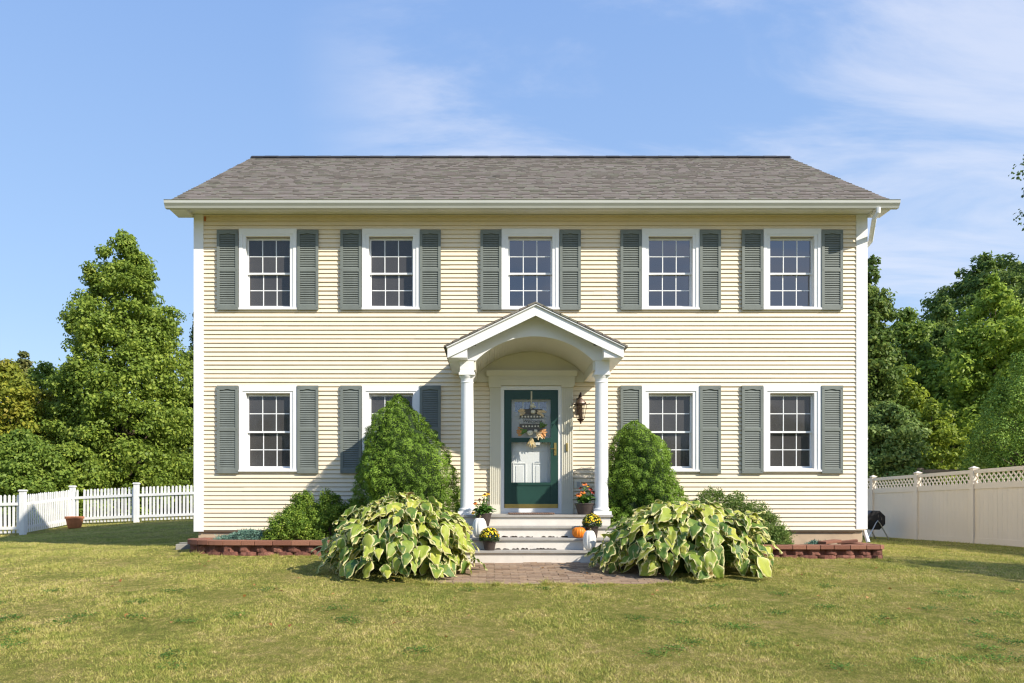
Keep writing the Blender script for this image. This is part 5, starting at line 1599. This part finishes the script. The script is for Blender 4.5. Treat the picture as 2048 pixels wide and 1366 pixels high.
# ------------------------------------------------------------------ picket fence
PF = [(-17.3, 10.4), (-14.8, 10.4), (-15.2, 13.9), (-12.74, 13.6), (-10.3, 13.6), (-7.9, 13.6)]
pf = empty('picket_fence', (-12.7, 13.6, gz(-12.7, 13.6)), 'white wooden picket fence across the left side yard', 'fence')
first = None
for i, (x_, y_) in enumerate(PF):
    mb = MB(); mb.box(-.075, .075, -.075, .075, -.1, 1.38); mb.box(-.10, .10, -.10, .10, 1.38, 1.405)
    mb.prism_z([(-.085, -.085), (.085, -.085), (.085, .085), (-.085, .085)], 1.4055, 1.43)
    if first is None:
        first = mb.build('fence_post', 'fence_white', pf, origin=(0, 0, 0)); o = first
    else:
        o = first.copy(); COL.objects.link(o)
    o.location = Vector((x_, y_, gz(x_, y_))) - wloc(pf)
for i in range(len(PF) - 1):
    a, b = Vector((*PF[i], 0)), Vector((*PF[i + 1], 0)); L_ = (b - a).length; t_ = (b - a) / L_; nn_ = Vector((t_.y, -t_.x, 0))
    if nn_.y > 0 or (abs(nn_.y) < .3 and nn_.x < 0): nn_ = -nn_
    za, zb_ = gz(*PF[i]), gz(*PF[i + 1]); mb = MB()
    k = int((L_ - .2) / .134); s0 = (L_ - k * .134) / 2 + .067
    lean_ = -.06 if i == 1 else 0
    for j in range(k):
        u_ = (s0 + j * .134) / L_; c = a.lerp(b, u_); z_ = za + (zb_ - za) * u_
        if i == 2 and j == 1: continue
        lj = lean_ + random.uniform(-.012, .012)
        h1 = 1.22 + random.uniform(-.012, .012); w_ = .038
        base_ = Vector((c.x, c.y, z_ + .06)) - nn_ * .02
        sh = t_ * lj
        prof = [(-w_, 0), (w_, 0), (w_, h1 - .06), (w_ * .8, h1 - .03), (w_ * .4, h1 - .008), (-w_ * .4, h1 - .008), (-w_ * .8, h1 - .03), (-w_, h1 - .06)]
        f1 = [base_ + t_ * q + sh * (z / h1) + Vector((0, 0, z)) for q, z in prof]; f2 = [p - nn_ * .018 for p in f1]; m_ = len(prof)
        mb.add([p[:] for p in f1 + f2], [tuple(range(m_)), tuple(range(2 * m_ - 1, m_ - 1, -1))] + [(q, (q + 1) % m_, (q + 1) % m_ + m_, q + m_) for q in range(m_)])
    for zz in (.22, .98):
        p = a + t_ * .08; q = b - t_ * .08
        c = (p + q) / 2 + nn_ * .002; 
        mb.obox((c.x, c.y, (za + zb_) / 2 + zz), (q - p) / 2 + Vector((0, 0, (zb_ - za) / 2)), nn_ * .02, (0, 0, .045))
    mb.build('picket_panel', 'fence_white', pf)
# terracotta planter on the grass by the fence
tx, ty = X(149, 12.3), 12.3
tp_ = empty('planter_pot', (tx, ty, gz(tx, ty)), 'round terracotta planter standing by the picket fence', 'planter')
pot(tp_, tx, ty, gz(tx, ty), .20, .27, .40, 'terracotta', .05)

# ------------------------------------------------------------------ vinyl fence
vf = empty('vinyl_fence', (11.8, 5.1, -.15), 'tall beige vinyl privacy fence with lattice top along the right side', 'fence')
vp = [-2.1, .3, 2.7, 5.1, 7.5, 9.9, 12.3, 14.7]; VFX = 11.8
firstp = None
gf = lambda y_: -.10 - .009 * y_
for y_ in vp:
    if firstp is None:
        mb = MB().box(-.065, .065, -.065, .065, -.1, 1.86); mb.box(-.085, .085, -.085, .085, 1.8605, 1.875)
        mb.add([(-.08, -.08, 1.8755), (.08, -.08, 1.8755), (.08, .08, 1.8755), (-.08, .08, 1.8755), (0, 0, 1.925)], [(0, 1, 4), (1, 2, 4), (2, 3, 4), (3, 0, 4)])
        firstp = mb.build('fence_post', 'vinyl_beige', vf, origin=(0, 0, 0)); o = firstp
    else: o = firstp.copy(); COL.objects.link(o)
    o.location = Vector((VFX, y_, gf(y_))) - wloc(vf)
for ya, yb2 in zip(vp[:-1], vp[1:]):
    z_ = gf((ya + yb2) / 2); mb = MB(); a, b = ya + .066, yb2 - .066; dz = (gf(yb2) - gf(ya)) / 2
    def sbox(x0_, x1_, y0_, y1_, z0_, z1_):
        s0 = gf(y0_) ; s1 = gf(y1_)
        vs = [(x0_, y0_, z0_ + s0), (x1_, y0_, z0_ + s0), (x0_, y1_, z0_ + s1), (x1_, y1_, z0_ + s1), (x0_, y0_, z1_ + s0), (x1_, y0_, z1_ + s0), (x0_, y1_, z1_ + s1), (x1_, y1_, z1_ + s1)]
        mb.add(vs, [(0, 2, 3, 1), (4, 5, 7, 6), (0, 1, 5, 4), (2, 6, 7, 3), (0, 4, 6, 2), (1, 3, 7, 5)])
    sbox(VFX - .03, VFX + .03, a, b, .03, .17)
    k = 14
    for j in range(k):
        q0, q1 = a + (b - a) * j / k, a + (b - a) * (j + 1) / k - .004
        sbox(VFX - .018, VFX + .018, q0, q1, .17, 1.36)
    sbox(VFX - .010, VFX + .010, a, b, .17, 1.36)
    sbox(VFX - .035, VFX + .035, a, b, 1.36, 1.50)
    sbox(VFX - .035, VFX + .035, a, b, 1.74, 1.83)
    mb.build('fence_panel', 'vinyl_beige', vf)
    mb = MB(); hh = .24; st_ = .165
    n_ = int((b - a + hh) / st_)
    for sgn in (-1, 1):
        for j in range(n_ + 1):
            y0_ = a - hh + j * st_ if sgn > 0 else a + j * st_
            y1_ = y0_ + hh if sgn > 0 else y0_ 
            if sgn > 0: p, q = Vector((0, y0_, 1.50)), Vector((0, y0_ + hh, 1.74))
            else: p, q = Vector((0, y0_, 1.50)), Vector((0, y0_ - hh, 1.74))
            # clip to panel
            def clipy(p, q):
                pts = []
                t0_, t1_ = 0., 1.
                dy_ = q.y - p.y
                for lim, side in ((a, 1), (b, -1)):
                    f0, f1 = (p.y - lim) * side, (q.y - lim) * side
                    if f0 < 0 and f1 < 0: return None
                    if f0 < 0: t0_ = max(t0_, f0 / (f0 - f1))
                    if f1 < 0: t1_ = min(t1_, f0 / (f0 - f1))
                return (p.lerp(q, t0_), p.lerp(q, t1_)) if t1_ - t0_ > .05 else None
            r_ = clipy(p, q)
            if not r_: continue
            p, q = r_; c = (p + q) / 2; d = (q - p) / 2
            c = Vector((VFX + sgn * .004, c.y, c.z + gf(c.y))); nn_ = Vector((0, -d.z, d.y)).normalized()
            mb.obox(c, d, nn_ * .0185, (.0035, 0, 0))
    mb.build('lattice', 'vinyl_beige', vf)

# weathered timber rail behind the vinyl fence
wf = empty('timber_fence', (X(1840, 11), 11, gz(14.0, 11)), 'weathered timber post and rail just behind the vinyl fence', 'fence')
xx = X(1841, 11); zt = Z(936, 11)
MB().box(xx - .07, xx + .07, 10.93, 11.07, gz(14, 11) - .05, zt).build('fence_post', 'old_wood', wf)
MB().box(xx + .071, xx + 1.9, 10.97, 11.03, zt - .16, zt - .05).build('rail', 'old_wood', wf)

# compost tumbler by the fence
ctx, cty = X(1741, 8.2), 8.2
czb = -.165
ct = empty('compost_tumbler', (ctx, cty, czb), 'black eight sided compost tumbler on a bent steel tube stand', 'compost bin')
oc = [(ctx + .29 * math.cos(R(22.5 + 45 * k)), .42 + czb + .29 + .0 + .29 * math.sin(R(22.5 + 45 * k)) - .16) for k in range(8)]
mb = MB().prism_y(oc[::-1], cty - .3, cty + .3)
ocs = [(ctx + (p[0] - ctx) * .9, (p[1] - (czb + .55)) * .9 + czb + .55) for p in oc]
mb.prism_y(ocs[::-1], cty - .315, cty - .3005)
drum = mb.build('drum', 'black_plastic', ct, bevel=.012)
mb = MB()
for a_, zz in ((.05, .68), (.14, .60)): mb.box(ctx + a_, ctx + a_ + .02, cty - .325, cty - .316, czb + zz - .05, czb + zz + .03)
mb.build('vent', 'sign_dark', drum)
mb = MB()
for yy in (-.36, .36):
    mb.tube([(ctx - .26, cty + yy, czb), (ctx - .04, cty + yy, czb + .46), (ctx + .02, cty + yy, czb + .54), (ctx + .08, cty + yy, czb + .46), (ctx + .34, cty + yy, czb)], .016, 8)
mb.build('stand', 'steel_tube', ct, smooth=True)

# clover and plantain patches in the lawn
n = 5200; k_ = 70
kx, ky = RNG.uniform(-6, 7, k_), RNG.uniform(-7.6, -4.1, k_)
ki = RNG.integers(0, k_, n)
xs_ = kx[ki] + RNG.normal(size=n) * .07; ys_ = ky[ki] + RNG.normal(size=n) * .06
P = np.stack([xs_, ys_, ground(xs_, ys_) + .012 + .018 * RNG.random(n)], 1)
Dv = rdir(n); Dv[:, 2] = .25
o = leaves('clover', P, Dv, rdir(n) * .35 + np.array([0, 0, 1.]), .020, .018, 'leaf_perennial', None, RNG.random(n), RNG.random(k_)[ki])
tag(o, 'small patches of dark green clover in the lawn', 'clover', kind='stuff')
# fallen leaves on lawn and path
n = 60
xs_ = RNG.uniform(-5.5, 6.5, n); ys_ = RNG.uniform(-7, -2, n)
P = np.stack([xs_, ys_, ground(xs_, ys_) + .035], 1)
Dv = rdir(n); Dv[:, 2] *= .2
o = leaves('fallen_leaves', P, Dv, rdir(n) * .3 + np.array([0, 0, 1.]), .055, .04, 'dry_leaf', None, RNG.random(n), RNG.random(n))
tag(o, 'dry brown and orange leaves scattered over the lawn', 'fallen leaves', kind='stuff')
